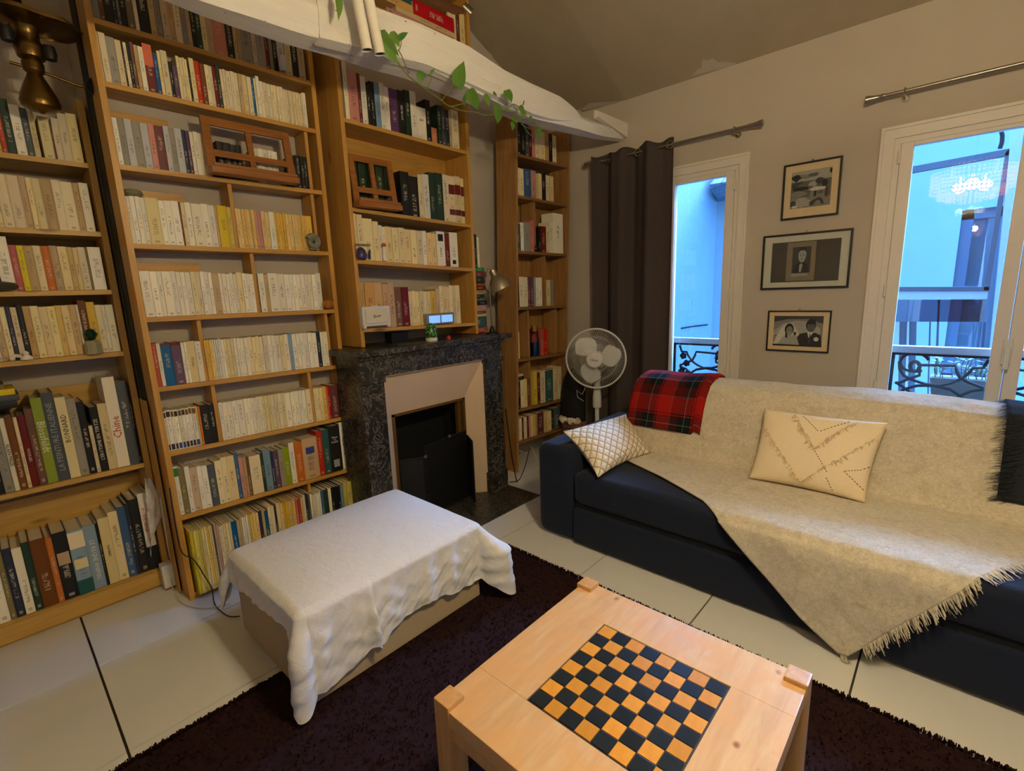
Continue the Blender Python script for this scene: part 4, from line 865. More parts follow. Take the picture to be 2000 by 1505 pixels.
# corner case ornaments
t = thing('perfume_bottle', 'clear bottle half full of dark blue liquid on the fifth corner shelf', 'bottle', (3.10, 2.66, .955)); x = xat(900+424/2.894, 2.665, 1.0)
MB().lathe([(.036,0),(.037,.004),(.037,.115)], (x, 2.675, .9555), (0,0,1), 20).build('liquid', plain('blue_liquid', (8, 36, 62), .1), t, smooth=True)
MB().lathe([(.039,.0),(.039,.13),(.03,.2),(.028,.24),(.03,.245)], (x, 2.675, .9555), (0,0,1), 20).build('glass_body', MT['glass_pic'], t, smooth=True); MB().lathe([(.026,.21),(.026,.26),(.001,.262)], (x, 2.675, .9555), (0,0,1), 16).build('stopper', plain('amber_stopper', (150, 112, 60), .2), t, smooth=True)
x = xat(900+428/2.894, 2.65, 1.84)
tag(MB().lathe([(.001,0),(.02,.004),(.028,.026),(.02,.05),(.001,.056)], (x, 2.66, 1.8225), (0,0,1), 16).build('black_ball', plain('black_glass_ball', (14, 14, 16), .1), smooth=True), 'small black glass ball on the third corner shelf', 'ornament')
# ------------------------------------------------------------------ things leaning between the two left bookcases
def board(label, x, th, y0, y1, z0, z1, lean, mat):
    o = tag(MB().quad8([(x,y0,z0),(x+th,y0,z0),(x+th,y1,z0),(x,y1,z0),(x+lean,y0,z1),(x+lean+th,y0,z1),(x+lean+th,y1,z1),(x+lean,y1,z1)]).build('board', mat, bevel=.001), label, 'board', None); return o
board('thin pine board standing between the alcove bookcase and the tallest one, front', .4985, .0045, 2.90, 3.04, 0, 1.04, .0, MT['pine']); board('second thin pine board standing behind the first between the bookcases', .505, .005, 2.935, 3.04, 0, 1.02, 0, MT['pine_light'])
t = thing('white_paper_bag', 'crumpled white plastic bag hanging at the right end of the bottom alcove shelf', 'bag', (.43, 3.03, .3))
def bagf(u, v):
    p0 = at(282+30*u*math.sin(math.pi*min(1, v*1.1+.12))+22*v*.6, 935+150*v, 1, 3.035)
    return (p0.x+.004*nz(u*6, v*9), 3.035+.012*nz(u*7, v*8)-.01*math.sin(math.pi*u), p0.z+.01*nz(u*5, 1))
grid('sheet', bagf, 12, 24, MT['plastic_bag'], t)
t = thing('socket_box', 'white wall socket housing on the floor between the left bookcases', 'socket', (.49, 2.95, 0))
box('housing', .45, .505, 2.98, 3.04, .012, .14, MT['white_plastic'], t, bevel=.004); box('foot', .455, .5, 2.985, 3.035, 0, .012, MT['bag_brown'], t); MB().tube([(.503, 3.0, .14), (.5, 2.99, .3), (.498, 2.96, .52)], .006, 8).build('conduit', MT['cable_w'], t)
def cable(label, pts, r, mat):
    P = [Vector(p) for p in pts]; Q = []
    for i in range(len(P)-1):                        # catmull-rom
        a, b, c, d = P[max(i-1,0)], P[i], P[i+1], P[min(i+2, len(P)-1)]
        for k in range(8):
            t = k/8; Q.append(.5*((2*b)+(c-a)*t+(2*a-5*b+4*c-d)*t*t+(3*b-a-3*c+d)*t**3))
    Q.append(P[-1]); return tag(MB().tube(Q, r, 6).build('cable', mat, smooth=True), label, 'cable')
f3 = lambda x, y, z=.005: at(x, y, 2, z)
cable('white cable curving over the floor from the socket box', [(.48, 2.975, .06), f3(338,1150), f3(352,1173), f3(375,1184), f3(410,1186), f3(450,1179)], .0025, MT['cable_w'])
cable('black cable hanging across the foot of the tallest bookcase to the ottoman', [(.508, 2.77, .62), at(352,1070,1,2.765), at(378,1092,1,2.72), at(400,1125,1,2.70), at(414,1150,1,2.70), at(418,1175,1,2.66), f3(428,1190), f3(447,1203), f3(468,1203)], .0028, MT['cable'])
cable('black cable looping from behind the corner bookcase over the floor', [at(1035,872,1,2.62), at(1027,905,1,2.6), f3(1020,925), f3(1012,938), f3(995,941)], .004, MT['cable'])
cable('white cable crumpled under the corner bookcase', [at(1010,878,1,2.66), at(1030,884,1,2.64), at(1037,872,1,2.62), at(1048,892,1,2.66)], .004, MT['cable_w'])
tag(box('wooden_block', 2.98, 3.12, 2.44, 2.47, 0, .02, MT['pine']), 'short wooden batten lying on the floor by the corner bookcase', 'batten')
cable('thin black poker-like cord leaning on the right fireplace leg', [(2.635, 2.50, .62), (2.65, 2.49, .4), (2.67, 2.48, .2), (2.70, 2.47, .01)], .005, MT['cable'])

# ------------------------------------------------------------------ rug
rx0, rx1, ry0, ry1 = .02-.35, 1.91, -.75, 1.885
t = thing('rug', 'dark brown shaggy wool rug under the coffee table and ottoman', 'rug', ((rx0+rx1)/2, .5, 0))
def rugf(u, v):
    x = rx0+.012+(rx1-.024-rx0)*u; y = ry0+(ry1-.01-ry0)*v; return (x+.035*(v-.45)*(u > .5)*1, y, .012+.004*nz(x*40, y*37)+.002*nz(x*95, y*90))
grid('woven_base', rugf, 180, 200, MT['rug'], t, smooth=True)
N = 34000; xs = rng.uniform(rx0, rx1, N); ys = rng.uniform(ry0, ry1, N)
ne = 6500; e = rng.integers(0, 3, ne); q = rng.uniform(0, 1, ne)
xs[:ne] = np.where(e == 0, rx0+(rx1-rx0)*q, np.where(e == 1, rx1+rng.uniform(-.004,.006,ne), rx0+(rx1-rx0)*q)); ys[:ne] = np.where(e == 1, ry0+(ry1-ry0)*q, ry1+rng.uniform(-.006,.006,ne))
xs = xs+.035*((ys-ry0)/(ry1-ry0)-.45)*(xs > .8); ang = rng.uniform(0, 6.28, N); L = rng.uniform(.006, .014, N); hh = rng.uniform(.016, .027, N); wd = rng.uniform(.002, .0042, N)
dx, dy = np.cos(ang), np.sin(ang); z0 = np.full(N, .006); z0[:ne] = .001
P = np.zeros((N, 4, 3)); P[:,0] = np.stack([xs-dy*wd, ys+dx*wd, z0], 1); P[:,1] = np.stack([xs+dy*wd, ys-dx*wd, z0], 1)
P[:,2] = np.stack([xs+dx*L*.5+dy*wd, ys+dy*L*.5-dx*wd, hh*.9], 1); P[:,3] = np.stack([xs+dx*L, ys+dy*L, hh*.75], 1)
me = bpy.data.meshes.new('pile'); idx = np.arange(N)*4; F = np.concatenate([np.stack([idx, idx+1, idx+2], 1), np.stack([idx, idx+2, idx+3], 1)])
me.from_pydata(P.reshape(-1, 3).tolist(), [], F.tolist()); o = link('pile', me, MT['rug'], t); o['kind'] = 'stuff'
# ------------------------------------------------------------------ coffee table with inlaid draught board
TX0, TX1, TY0, TY1, TZ = .648, 1.362, .19, .918, .45
t = thing('coffee_table', 'square pale wood coffee table with a tiled black and amber checkerboard', 'table', ((TX0+TX1)/2, (TY0+TY1)/2, .02))
BX0, BX1, BY0, BY1 = .815, 1.190, .350, .732; lw = .058; TT = .045
m = MB()
MB().box(TX0+.004, BX0-.004, TY0+.004, TY1-.004, TZ-TT, TZ).build('top_plank', MT['birch'], t, bevel=.003)
MB().box(BX1+.004, TX1-.004, TY0+.004, TY1-.004, TZ-TT, TZ).build('top_plank', MT['birch'], t, bevel=.003)
MB().box(BX0-.004, BX1+.004, BY1+.004, TY1-.004, TZ-TT, TZ).build('top_plank', MT['birch'], t, bevel=.0008)
MB().box(BX0-.004, BX1+.004, TY0+.004, BY0-.004, TZ-TT, TZ).build('top_plank', MT['birch'], t, bevel=.0008)
box('board_bed', BX0-.004, BX1+.004, BY0-.004, BY1+.004, TZ-.02, TZ-.0035, plain('dark_tile_grout', (58, 48, 38), .7), t)
def ct(name, rgb, rgb2, r=.22):
    m = NT(name); n = m.noise(m.co(), 45, 5); rd_ = m.n('ShaderNodeObjectInfo').outputs['Random']
    c = m.mix(n, lin(rgb), lin(rgb2)); m.col(m.mix(m.math('MULTIPLY', rd_, .4), c, lin(tuple(v*.75 for v in rgb)))); m.rough(r, .6); m.bump(n, .15, .002); return m.m
MA, MK = ct('amber_glazed_tile', (196, 126, 34), (226, 160, 58), .3), ct('black_glazed_tile', (20, 26, 28), (36, 44, 46), .25)
cw, ch = (BX1-BX0)/8, (BY1-BY0)/8; tm = None; tiles = {}
for i in range(8):
    for j in range(8):
        am = (i+j) % 2 == 0; 
        if am not in tiles:
            q = MB().box(.0013, cw-.0013, .0013, ch-.0013, -.004, 0); o = q.build('tile', MA if am else MK, bevel=.0012); tiles[am] = o.data; C.objects.unlink(o); bpy.data.objects.remove(o)
        o = bpy.data.objects.new('tile', tiles[am]); C.objects.link(o); o.parent = t
        o.location = Vector((BX0+cw*(i+.5), BY0+ch*(j+.5), TZ-.0035))-t.location
for x in (TX0, TX1-lw):
    for y in (TY0, TY1-lw):
        MB().box(x, x+lw, y, y+lw, .02, TZ+.014).build('leg', MT['birch_leg'], t, bevel=.005)
MB().box(TX0+lw, TX1-lw, TY0+.012, TY0+.034, TZ-TT-.05, TZ-TT).build('apron', MT['birch_leg'], t); MB().box(TX0+lw, TX1-lw, TY1-.034, TY1-.012, TZ-TT-.05, TZ-TT).build('apron', MT['birch_leg'], t)
MB().box(TX0+.012, TX0+.034, TY0+lw, TY1-lw, TZ-TT-.05, TZ-TT).build('apron', MT['birch_leg'], t); MB().box(TX1-.034, TX1-.012, TY0+lw, TY1-lw, TZ-TT-.05, TZ-TT).build('apron', MT['birch_leg'], t)
# ------------------------------------------------------------------ ottoman and its sheet
OX0, OX1, OY0, OY1 = .607, 1.475, 1.625, 2.30
t = thing('ottoman', 'beige box ottoman half covered by a white sheet', 'ottoman', (1.04, 1.96, .02))
MB().box(OX0, OX1, OY0, OY1, .022, .375).build('body', MT['ottoman'], t, bevel=.008)
MB().box(OX0+.004, OX1-.004, OY0+.004, OY1-.004, .38, .405).build('lid', MT['ottoman'], t, bevel=.01)
for x in (OX0+.03, OX1-.07):
    for y in (OY0+.03, OY1-.07): box('foot', x, x+.04, y, y+.04, .0, .022, MT['black_iron'], t)
ZT = .412
cx, cy = (OX0+OX1)/2, (OY0+OY1)/2; hx, hy = (OX1-OX0)/2+.014, (OY1-OY0)/2+.014
per = []                                              # perimeter: (base x, base y, nx, ny, drop, flare)
fr = [(.60,.33),(.66,.345),(.76,.325),(.83,.295),(.865,.27),(.885,.305),(.95,.265),(1.03,.245),(1.17,.245),(1.32,.28),(1.45,.285)]
lf = [(1.63,.24),(1.70,.10),(1.81,.095),(2.02,.12),(2.20,.13),(2.30,.15)]
def side(ax0, ay0, ax1, ay1, nx, ny, n, fn):
    for i in range(n):
        f = i/n; x = ax0+(ax1-ax0)*f; y = ay0+(ay1-ay0)*f; per.append((x, y, nx, ny, fn(x, y, f), .012))
def corner(xc, yc, a0, a1, n, d0, dm, d1, fl_):
    for i in range(n):
        f = i/n; a = math.radians(a0+(a1-a0)*f); g = math.sin(math.pi*f); per.append((xc, yc, math.cos(a), math.sin(a), (d0*(1-f)+d1*f)*(1-g)+dm*g, .012+fl_*g))
rr = .03; X0, X1, Y0, Y1 = cx-hx+rr, cx+hx-rr, cy-hy+rr, cy+hy-rr
side(X0, Y0, X1, Y0, 0, -1, 110, lambda x, y, f: pl(x, fr))
corner(X1, Y0, -90, 0, 26, .285, .385, .2, .15)
side(X1, Y0, X1, Y1, 1, 0, 60, lambda x, y, f: .2-.05*f+.004*math.sin(y*20))
corner(X1, Y1, 0, 90, 16, .15, .2, .15, .05)
side(X1, Y1, X0, Y1, 0, 1, 70, lambda x, y, f: .15+.01*math.sin(x*30))
corner(X0, Y1, 90, 180, 16, .15, .30, .14, .05)
side(X0, Y1, X0, Y0, -1, 0, 64, lambda x, y, f: pl(y, lf))
corner(X0, Y0, 180, 270, 28, .24, .385, .33, .06)
n = len(per); V = []; F = []
nt = 30; arcl = np.cumsum([0]+[math.hypot(per[i][0]-per[i-1][0], per[i][1]-per[i-1][1])+.004 for i in range(1, n)])
inner = [(.0, .0)]
rings_in = [.12*k for k in range(1, 9)]+[.985]
for k, f in enumerate(rings_in+[1.0]):
    for i, (x, y, nx, ny, d, fl) in enumerate(per):
        X = cx+(x+nx*rr*.35-cx)*f; Y = cy+(y+ny*rr*.35-cy)*f; u, v = (X-cx)/hx, (Y-cy)/hy
        dome = .052*(1-abs(u)**2.6)*(1-abs(v)**2.6)
        V.append((X, Y, ZT+dome+.0022*nz(X*9+Y*14, Y*10-X*5)*(1-f**6)))
nr = len(rings_in)+1
for k in range(1, nt+1):
    tt = k/nt
    for i, (x, y, nx, ny, d, fl) in enumerate(per):
        s = arcl[i]; dd = d*tt; curve = min(dd, .03)
        out = rr*.35+(rr*.65)*math.sin(min(1, dd/.03)*math.pi/2)+fl*min(1, max(0, dd-.03)/.12)**1.2*.8+fl*.2*tt
        amp = .0065*min(1, dd/.15)
        rip = amp*(math.sin(s*19+1.7*math.sin(s*7))+.35*math.sin(s*61+dd*20)+.9*nz(s*23, dd*35))
        rip += .035*min(1, dd/.2)*math.exp(-((x-.872)/.018)**2)*(ny < -.9)*(1 if x < .875 else -.6)
        z = ZT-dd*(1 if dd > .0 else 1)+.006*(1-math.cos(min(1, dd/.03)*math.pi/2))+.004*nz(s*25, tt*5)*(tt)
        lx = -ny*.007*nz(s*30, dd*40)*tt; ly = nx*.007*nz(s*30, dd*40)*tt
        V.append((x+nx*(out+rip+.008)+lx, y+ny*(out+rip+.008)+ly, max(.03 if fl > .03 else .016, z)))
for k in range(nr+nt-1):
    for i in range(n): j = (i+1) % n; F.append((k*n+i, k*n+j, (k+1)*n+j, (k+1)*n+i))
V.append((cx, cy, ZT+.052)); F += [(len(V)-1, (i+1) % n, i) for i in range(n)]
o = pyd('sheet', V, [tuple(reversed(f)) for f in F], MT['sheet'], None, True); tag(o, 'rumpled white cotton sheet thrown over the beige ottoman', 'sheet')
# ------------------------------------------------------------------ sofa
SX, SY0, SY1 = 2.20, -1.05, 1.845
t = thing('sofa', 'long dark navy fabric sofa below the windows', 'sofa', (2.7, .4, 0))
def soft(name, x0, x1, y0, y1, z0, z1, mat, par, r=.04, seg=5, tilt=0):
    m = MB().box(x0, x1, y0, y1, z0, z1); me = bpy.data.meshes.new(name); me.from_pydata(m.v, [], m.f)
    bm = bmesh.new(); bm.from_mesh(me); bmesh.ops.bevel(bm, geom=bm.edges[:]+bm.verts[:], offset=r, segments=seg, affect='EDGES', profile=.5)
    if tilt:
        for v in bm.verts: v.co.x += (v.co.z-z0)*tilt
    bm.to_mesh(me); bm.free(); o = link(name, me, mat, par); me.polygons.foreach_set('use_smooth', [True]*len(me.polygons)); return o
soft('base', SX, 3.2, SY0+.25, 1.575, .015, .235, MT['navy'], t, .02)
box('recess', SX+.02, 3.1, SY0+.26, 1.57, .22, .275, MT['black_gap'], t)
soft('seat_cushion', SX-.005, 2.95, .27, 1.572, .262, .455, MT['navy'], t, .045)
soft('seat_cushion', SX-.005, 2.95, -.80, .268, .262, .455, MT['navy'], t, .045)
soft('armrest', SX-.002, 3.2, 1.572, SY1, .012, .592, MT['navy'], t, .055); soft('armrest', SX-.002, 3.2, SY0, SY0+.25, .012, .592, MT['navy'], t, .055)
soft('backrest', 2.86, 3.14, SY0+.25, 1.60, .40, .885, MT['navy'], t, .09, 6, .18)
# profile of the covered sofa (x, z) from behind the back to the floor in front
PROF = [(3.26,.62),(3.262,.78),(3.245,.86),(3.19,.905),(3.12,.918),(3.04,.91),(2.98,.885),(2.935,.835),(2.90,.76),(2.862,.62),(2.825,.52),(2.79,.472),(2.74,.463),(2.60,.466),(2.40,.466),(2.27,.464),(2.215,.453),(2.185,.425),(2.176,.38),(2.172,.30),(2.165,.15),(2.15,.012)]
pa = np.array(PROF); sl = np.concatenate([[0], np.cumsum(np.hypot(*np.diff(pa, axis=0).T))]); LT = sl[-1]
def prof(s, off=0):
    s = min(max(s, 0), LT); x = float(np.interp(s, sl, pa[:,0])); z = float(np.interp(s, sl, pa[:,1]))
    e = .02; x2, z2 = float(np.interp(min(s+e, LT), sl, pa[:,0])), float(np.interp(min(s+e, LT), sl, pa[:,1])); x1_, z1_ = float(np.interp(max(s-e, 0), sl, pa[:,0])), float(np.interp(max(s-e, 0), sl, pa[:,1]))
    dx, dz = x2-x1_, z2-z1_; l = math.hypot(dx, dz) or 1
    return x+off*dz/l*1.0, z-off*dx/l*1.0
def s_at(x=None, z=None, lo=0, hi=99):
    best = min((abs((prof(s)[0]-x) if x is not None else 0)+abs((prof(s)[1]-z) if z is not None else 0), s) for s in np.linspace(max(lo, 0), min(hi, LT), 600)); return best[1]
sSeatBack = sl[12]; sFront = sl[17]
SE = [(-1.0, s_at(x=2.55, lo=sSeatBack, hi=sFront)), (-.28, s_at(x=2.45, lo=sSeatBack, hi=sFront)), (-.13, sFront-.02), (.05, s_at(z=.21, lo=sFront)), (.19, LT-.005), (.22, LT-.005), (.37, s_at(z=.115, lo=sFront)), (.57, s_at(z=.285, lo=sFront)), (.73, sFront), (.83, s_at(x=2.26, lo=sSeatBack, hi=sFront)), (1.12, s_at(x=2.42, lo=sSeatBack, hi=sFront)), (1.30, s_at(x=2.5, lo=sSeatBack, hi=sFront)), (1.42, s_at(x=2.55, lo=sSeatBack, hi=sFront)), (1.50, s_at(x=2.62, lo=sSeatBack, hi=sFront)), (1.56, s_at(x=2.68, lo=sSeatBack, hi=sFront))]
def sEnd(y): return pl(y, SE)
def zb_(y): return .012*math.sin(y*3.1+.6)+.008*math.sin(y*7.3)
tt = thing('felt_throw', 'beige felted wool blanket spread over the sofa, one corner hanging to the floor', 'blanket', (2.7, .3, 0))
NU, NV = 240, 170
def thr(u, v):
    y = -.80+2.375*u; s = sEnd(y)*v; x, z = prof(s, .004)
    lump = .006*nz(y*5, s*6)+.003*nz(y*15, s*13)
    if s < sl[9]: z += zb_(y)*(1-s/sl[9])
    if s > sFront: x -= .012+.01*math.sin(y*22)*(s-sFront)+.02*(s-sFront)
    e = max(0, (y-1.5)/.08); 
    return (x-abs(lump)-.004*(s > sl[9]), y, z+abs(lump))
grid('blanket_sheet', thr, NU, NV, MT['felt'], tt, thick=.006)
V = []; F = []
def strand(p, d, L, w=.0022, seg=3):
    side_ = Vector((d.z, d.x, d.y)).cross(d).normalized()*w; i0 = len(V); q = Vector(p)
    for k in range(seg+1):
        V.append(q+side_*(1-k/seg*.6)); V.append(q-side_*(1-k/seg*.6)); q = q+d*(L/seg)+Vector((random.uniform(-1,1), random.uniform(-1,1), random.uniform(-1,.2)))*L*.1
    for k in range(seg): F.append((i0+2*k, i0+2*k+1, i0+2*k+3, i0+2*k+2))
for i in range(430):
    y = -.72+.93*(i/430) if i < 400 else .19+.02*random.random(); x, _, z = thr((y+.80)/2.375, 1)
    d = Vector((-.35, -.55+random.uniform(-.3,.3), -.75 if y > -.15 else -.12)).normalized(); strand((x-.003, y, max(z, .02)+.004), d, random.uniform(.025, .05) if z > .06 else .03, .0028)
for v in V: v.z = max(v.z, .004)
o = pyd('fringe', V, F, MT['felt'], tt); o['kind'] = 'stuff'
# tartan blanket over the left end of the back
tb = thing('tartan_blanket', 'folded red and black tartan blanket draped over the left end of the sofa back', 'blanket', (2.95, 1.35, .6))
s1 = s_at(z=.60, lo=sl[5], hi=sl[11])
for lay in range(2):
    def pbf(u, v, lay=lay):
        y = (1.075+.012*lay)+(.50-.02*lay)*u; s = .10+(s1-.10-.015*lay-.02*(u < .1))*v; x, z = prof(s, .016+.011*(1-lay)+.004*math.sin(u*9+v*3))
        if s < sl[9]: z += zb_(y)*(1-s/sl[9])
        ed = .02*max(0, 1-u/.06)**2+.02*max(0, (u-.94)/.06)**2; return (x+ed*(.5), y+.02*(v-.5), z-ed)
    grid('fold', pbf, 50, 60, MT['plaid'], tb, uvs=(2.1, 2.6), thick=.008)
# dark fringed throw at the right
td = thing('dark_throw', 'black fringed throw with pale hexagons at the right end of the sofa back', 'blanket', (2.95, -.45, .6))
s2 = s_at(z=.545, lo=sl[5], hi=sl[11])
def dtf(u, v):
    y = -.205-.56*u; s = .12+(s2-.12)*v; x, z = prof(s, .014+.004*math.sin(u*12+v*5)); z += zb_(y)*(1-s/sl[9]); return (x, y, z)
grid('cloth', dtf, 40, 60, MT['dark_throw'], td, uvs=(1.0, 1.5), thick=.008)
V = []; F = []
for i in range(900):
    v = random.random(); x, y, z = dtf(.0+.12*random.random(), v); strand((x-.006, y, z+.004), Vector((-.25+random.uniform(-.15,.15), .9, random.uniform(-.35,.25))).normalized(), random.uniform(.025, .055), .0016)
o = pyd('fringe', V, F, plain('charcoal_fringe', (44, 46, 50), .95), td); o['kind'] = 'stuff'
# cushions
def cushion(par, name, c00, c10, c11, c01, th, mat, nu=36, uv=(1, 1), ear=.04, tex=0, pinch=.5):
    c00, c10, c11, c01 = map(Vector, (c00, c10, c11, c01)); nrm = (c10-c00).cross(c01-c00).normalized(); ctr = (c00+c10+c11+c01)/4
    V = []; UV = []; F = []; n = nu+1
    for side_ in (1, -1):
        for j in range(n):
            for i in range(n):
                u, v = i/nu, j/nu; a, b = 2*u-1, 2*v-1
                p = c00*(1-u)*(1-v)+c10*u*(1-v)+c11*u*v+c01*(1-u)*v
                pull = ear*((1-a*a)*(abs(b)**3)+(1-b*b)*(abs(a)**3)); p = p+(ctr-p)*pull
                h = th*((1-a*a)*(1-b*b))**pinch*(1+.05*nz(a*4, b*4)); p = p+nrm*side_*(h+.002)
                V.append(p); UV.append((u*uv[0], v*uv[1]))
    for s_ in (0, 1):
        b0_ = s_*n*n
        for j in range(nu):
            for i in range(nu):
                q = (b0_+j*n+i, b0_+j*n+i+1, b0_+(j+1)*n+i+1, b0_+(j+1)*n+i); F.append(q if s_ == 0 else q[::-1])
    rim = [i for i in range(n)]+[j*n+nu for j in range(1, n)]+[nu*n+i for i in range(nu-1, -1, -1)]+[j*n for j in range(nu-1, 0, -1)]
    for k in range(len(rim)): a_, b_ = rim[k], rim[(k+1) % len(rim)]; F.append((a_, a_+n*n, b_+n*n, b_))
    o = pyd(name, V, F, mat, par, True, UV)
    def surf(u, v, lift=.003):
        a, b = 2*u-1, 2*v-1; p = c00*(1-u)*(1-v)+c10*u*(1-v)+c11*u*v+c01*(1-u)*v; pull = ear*((1-a*a)*(abs(b)**3)+(1-b*b)*(abs(a)**3)); p = p+(ctr-p)*pull
        return p+nrm*(th*(max(0, (1-a*a)*(1-b*b)))**pinch*(1+.05*nz(a*4, b*4))+.002+lift)
    return o, surf, nrm
# lumbar cushion: front-bottom, bottom right, top back, top left
k1 = thing('lumbar_cushion', 'cream woven lattice cushion leaning on the left arm of the sofa', 'cushion', (2.5, 1.5, .5))
A = at(1168, 932, 2, .475); B = at(1272, 882, 2, .48); Cc = at(1222, 808, 0, 2.93); D = at(1100, 842, 2, .665)
cushion(k1, 'cover', A, B, Cc, D, .075, MT['lattice'], 40, (2.0, 1.3), .12, pinch=.5)
k2 = thing('square_cushion', 'square cream cotton cushion with tufted zigzags and black stitching', 'cushion', (2.72, .48, .47))
P0 = at(1462, 935, 0, 2.66); P1 = at(1688, 990, 0, 2.66); P2 = at(1734, 826, 0, 2.85); P3 = at(1493, 797, 0, 2.86)
P0.z = max(P0.z, .475); P1.z = max(P1.z, .475)
_, sf, nn = cushion(k2, 'cover', P0, P1, P2, P3, .062, MT['cush_cotton'], 40, (1, 1), .05, pinch=.5)
V = []; F = []
up = (P3-P0).normalized(); rt = (P1-P0).normalized()
for (ua, va), (ub, vb) in (((.27,.98),(.53,.50)), ((.80,.98),(.53,.50)), ((.04,.72),(.48,.05)), ((.98,.80),(.48,.05))):
    for k in range(85):
        f = random.random(); u, v = ua+(ub-ua)*f, va+(vb-va)*f
        p = sf(u+random.uniform(-.012,.012), v+random.uniform(-.012,.012), .002); strand(p, (nn*.5-up*.5+rt*random.uniform(-.9,.9)).normalized(), random.uniform(.012, .026), .0016)
for u in np.linspace(.02, .98, 60):
    for edge in (0, 1):
        if random.random() < .35: p = sf(edge, float(u), .0); strand(p, (rt*(1 if edge else -1)+nn*.2+up*random.uniform(-.6,.2)).normalized(), random.uniform(.012,.03), .0016)
o = pyd('tufting', V, F, MT['fringe'], k2); o['kind'] = 'stuff'
m = MB()
for (ua, va), (ub, vb), n_ in (((.36,.95),(.53,.74),9), ((.74,.95),(.53,.74),9), ((.54,.48),(.68,.24),9), ((.68,.18),(.76,.02),5), ((.93,.36),(.80,.30),6), ((.80,.30),(.99,.12),8), ((.99,.42),(.93,.36),2)):
    for k in range(n_):
        f0, f1 = k/n_, (k+.55)/n_; m.tube([sf(ua+(ub-ua)*f0, va+(vb-va)*f0, .001), sf(ua+(ub-ua)*f1, va+(vb-va)*f1, .001)], .0015, 5)
m.build('stitching', MT['stitch'], k2)

# ------------------------------------------------------------------ pedestal fan
t = thing('pedestal_fan', 'white pedestal fan between the corner bookcase and the dark curtain', 'fan', (3.36, 2.14, 0))
fc = at(1163, 700, 0, 3.32); fn = (Vector((0, 0, 1.15))-fc); fn.z = -.02; fn.normalize(); fn = Matrix.Rotation(math.radians(-9), 3, 'Z') @ fn
fu = Vector((0,0,1)).cross(fn).normalized(); fv = fn.cross(fu); RR = .240
def fp_(r, a, d): return fc+fu*(r*math.cos(a))+fv*(r*math.sin(a))+fn*d
m = MB(); m.tube([fp_(RR, 2*math.pi*i/72, 0) for i in range(72)], .0075, 8, True); m.build('grille_rim', MT['white_plastic'], t, smooth=True)
m = MB()
for s_ in (1, -1):
    for i in range(96):
        a = 2*math.pi*i/96; m.tube([fp_(r, a+.25*(1-r/RR)*s_, s_*.055*math.sqrt(max(0, 1-(r/RR)**2.5))) for r in (.055, .10, .15, .20, RR)], .0009, 3)
    for r in (.11, .175): m.tube([fp_(r, 2*math.pi*i/48, s_*.055*math.sqrt(max(0, 1-(r/RR)**2.5))) for i in range(48)], .0011, 4, True)
o = m.build('grille', MT['white_plastic'], t); o['kind'] = 'stuff'
for k in range(3):
    a0 = math.radians(128+120*k-8); V = []; F = []; nu, nv = 12, 10
    for j in range(nv+1):
        r = .045+.165*j/nv; wdt = math.radians(88)*math.sin(math.pi*min(1, .22+.62*j/nv))**.7*(1 if j < nv-1 else .8 if j == nv-1 else .55)
        for i in range(nu+1):
            f = i/nu-.5; V.append(fp_(r*(1-.10*abs(2*f)**3), a0+wdt*f*.95+.25*j/nv, .018*f*2*(1-.3*j/nv)))
    for j in range(nv):
        for i in range(nu): F.append((j*(nu+1)+i, j*(nu+1)+i+1, (j+1)*(nu+1)+i+1, (j+1)*(nu+1)+i))
    o = pyd('blade', V, F, MT['white_plastic'], t, True); md = o.modifiers.new('thickness', 'SOLIDIFY'); md.thickness = .003
MB().lathe([(.06,.045),(.066,.05),(.066,.06),(.058,.068),(.001,.07)], fc, fn, 32).build('hub_cap', MT['white_plastic'], t, smooth=True)
text('Climo', .028, fc+fn*.0705+fv*-.004, fu, fv, TXT['k'], t, 'lettering')
MB().lathe([(.03,-.13),(.05,-.11),(.055,-.03),(.03,-.01)], fc, fn, 24).build('motor', MT['white_plastic'], t, smooth=True)
pc = fc-fn*.075; 
MB().lathe([(.034,0),(.036,.02),(.036,.09),(.026,.20),(.027,.235),(.018,.25)][::1], (pc.x, pc.y, fc.z-.42), (0,0,1), 20).build('neck', MT['white_plastic'], t, smooth=True)
MB().lathe([(.02,.2),(.03,.24),(.034,.30)], (pc.x, pc.y, fc.z-.42), (0,0,1), 20).build('neck_joint', MT['white_plastic'], t, smooth=True)
MB().lathe([(.018,.02),(.018,fc.z-.40)], (pc.x, pc.y, 0), (0,0,1), 16).build('pole', MT['white_plastic'], t, smooth=True)
MB().lathe([(.17,0),(.17,.012),(.15,.022),(.03,.035),(.022,.06)], (pc.x, pc.y, 0), (0,0,1), 32).build('base', MT['white_plastic'], t, smooth=True)
MB().tube([fc-fn*.12+Vector((0,0,-.03)), at(1137,770,0,3.42), at(1126,762,0,3.42), at(1128,775,0,3.42), at(1140,783,0,3.42)], .003, 6).build('cord', MT['cable_w'], t, smooth=True)
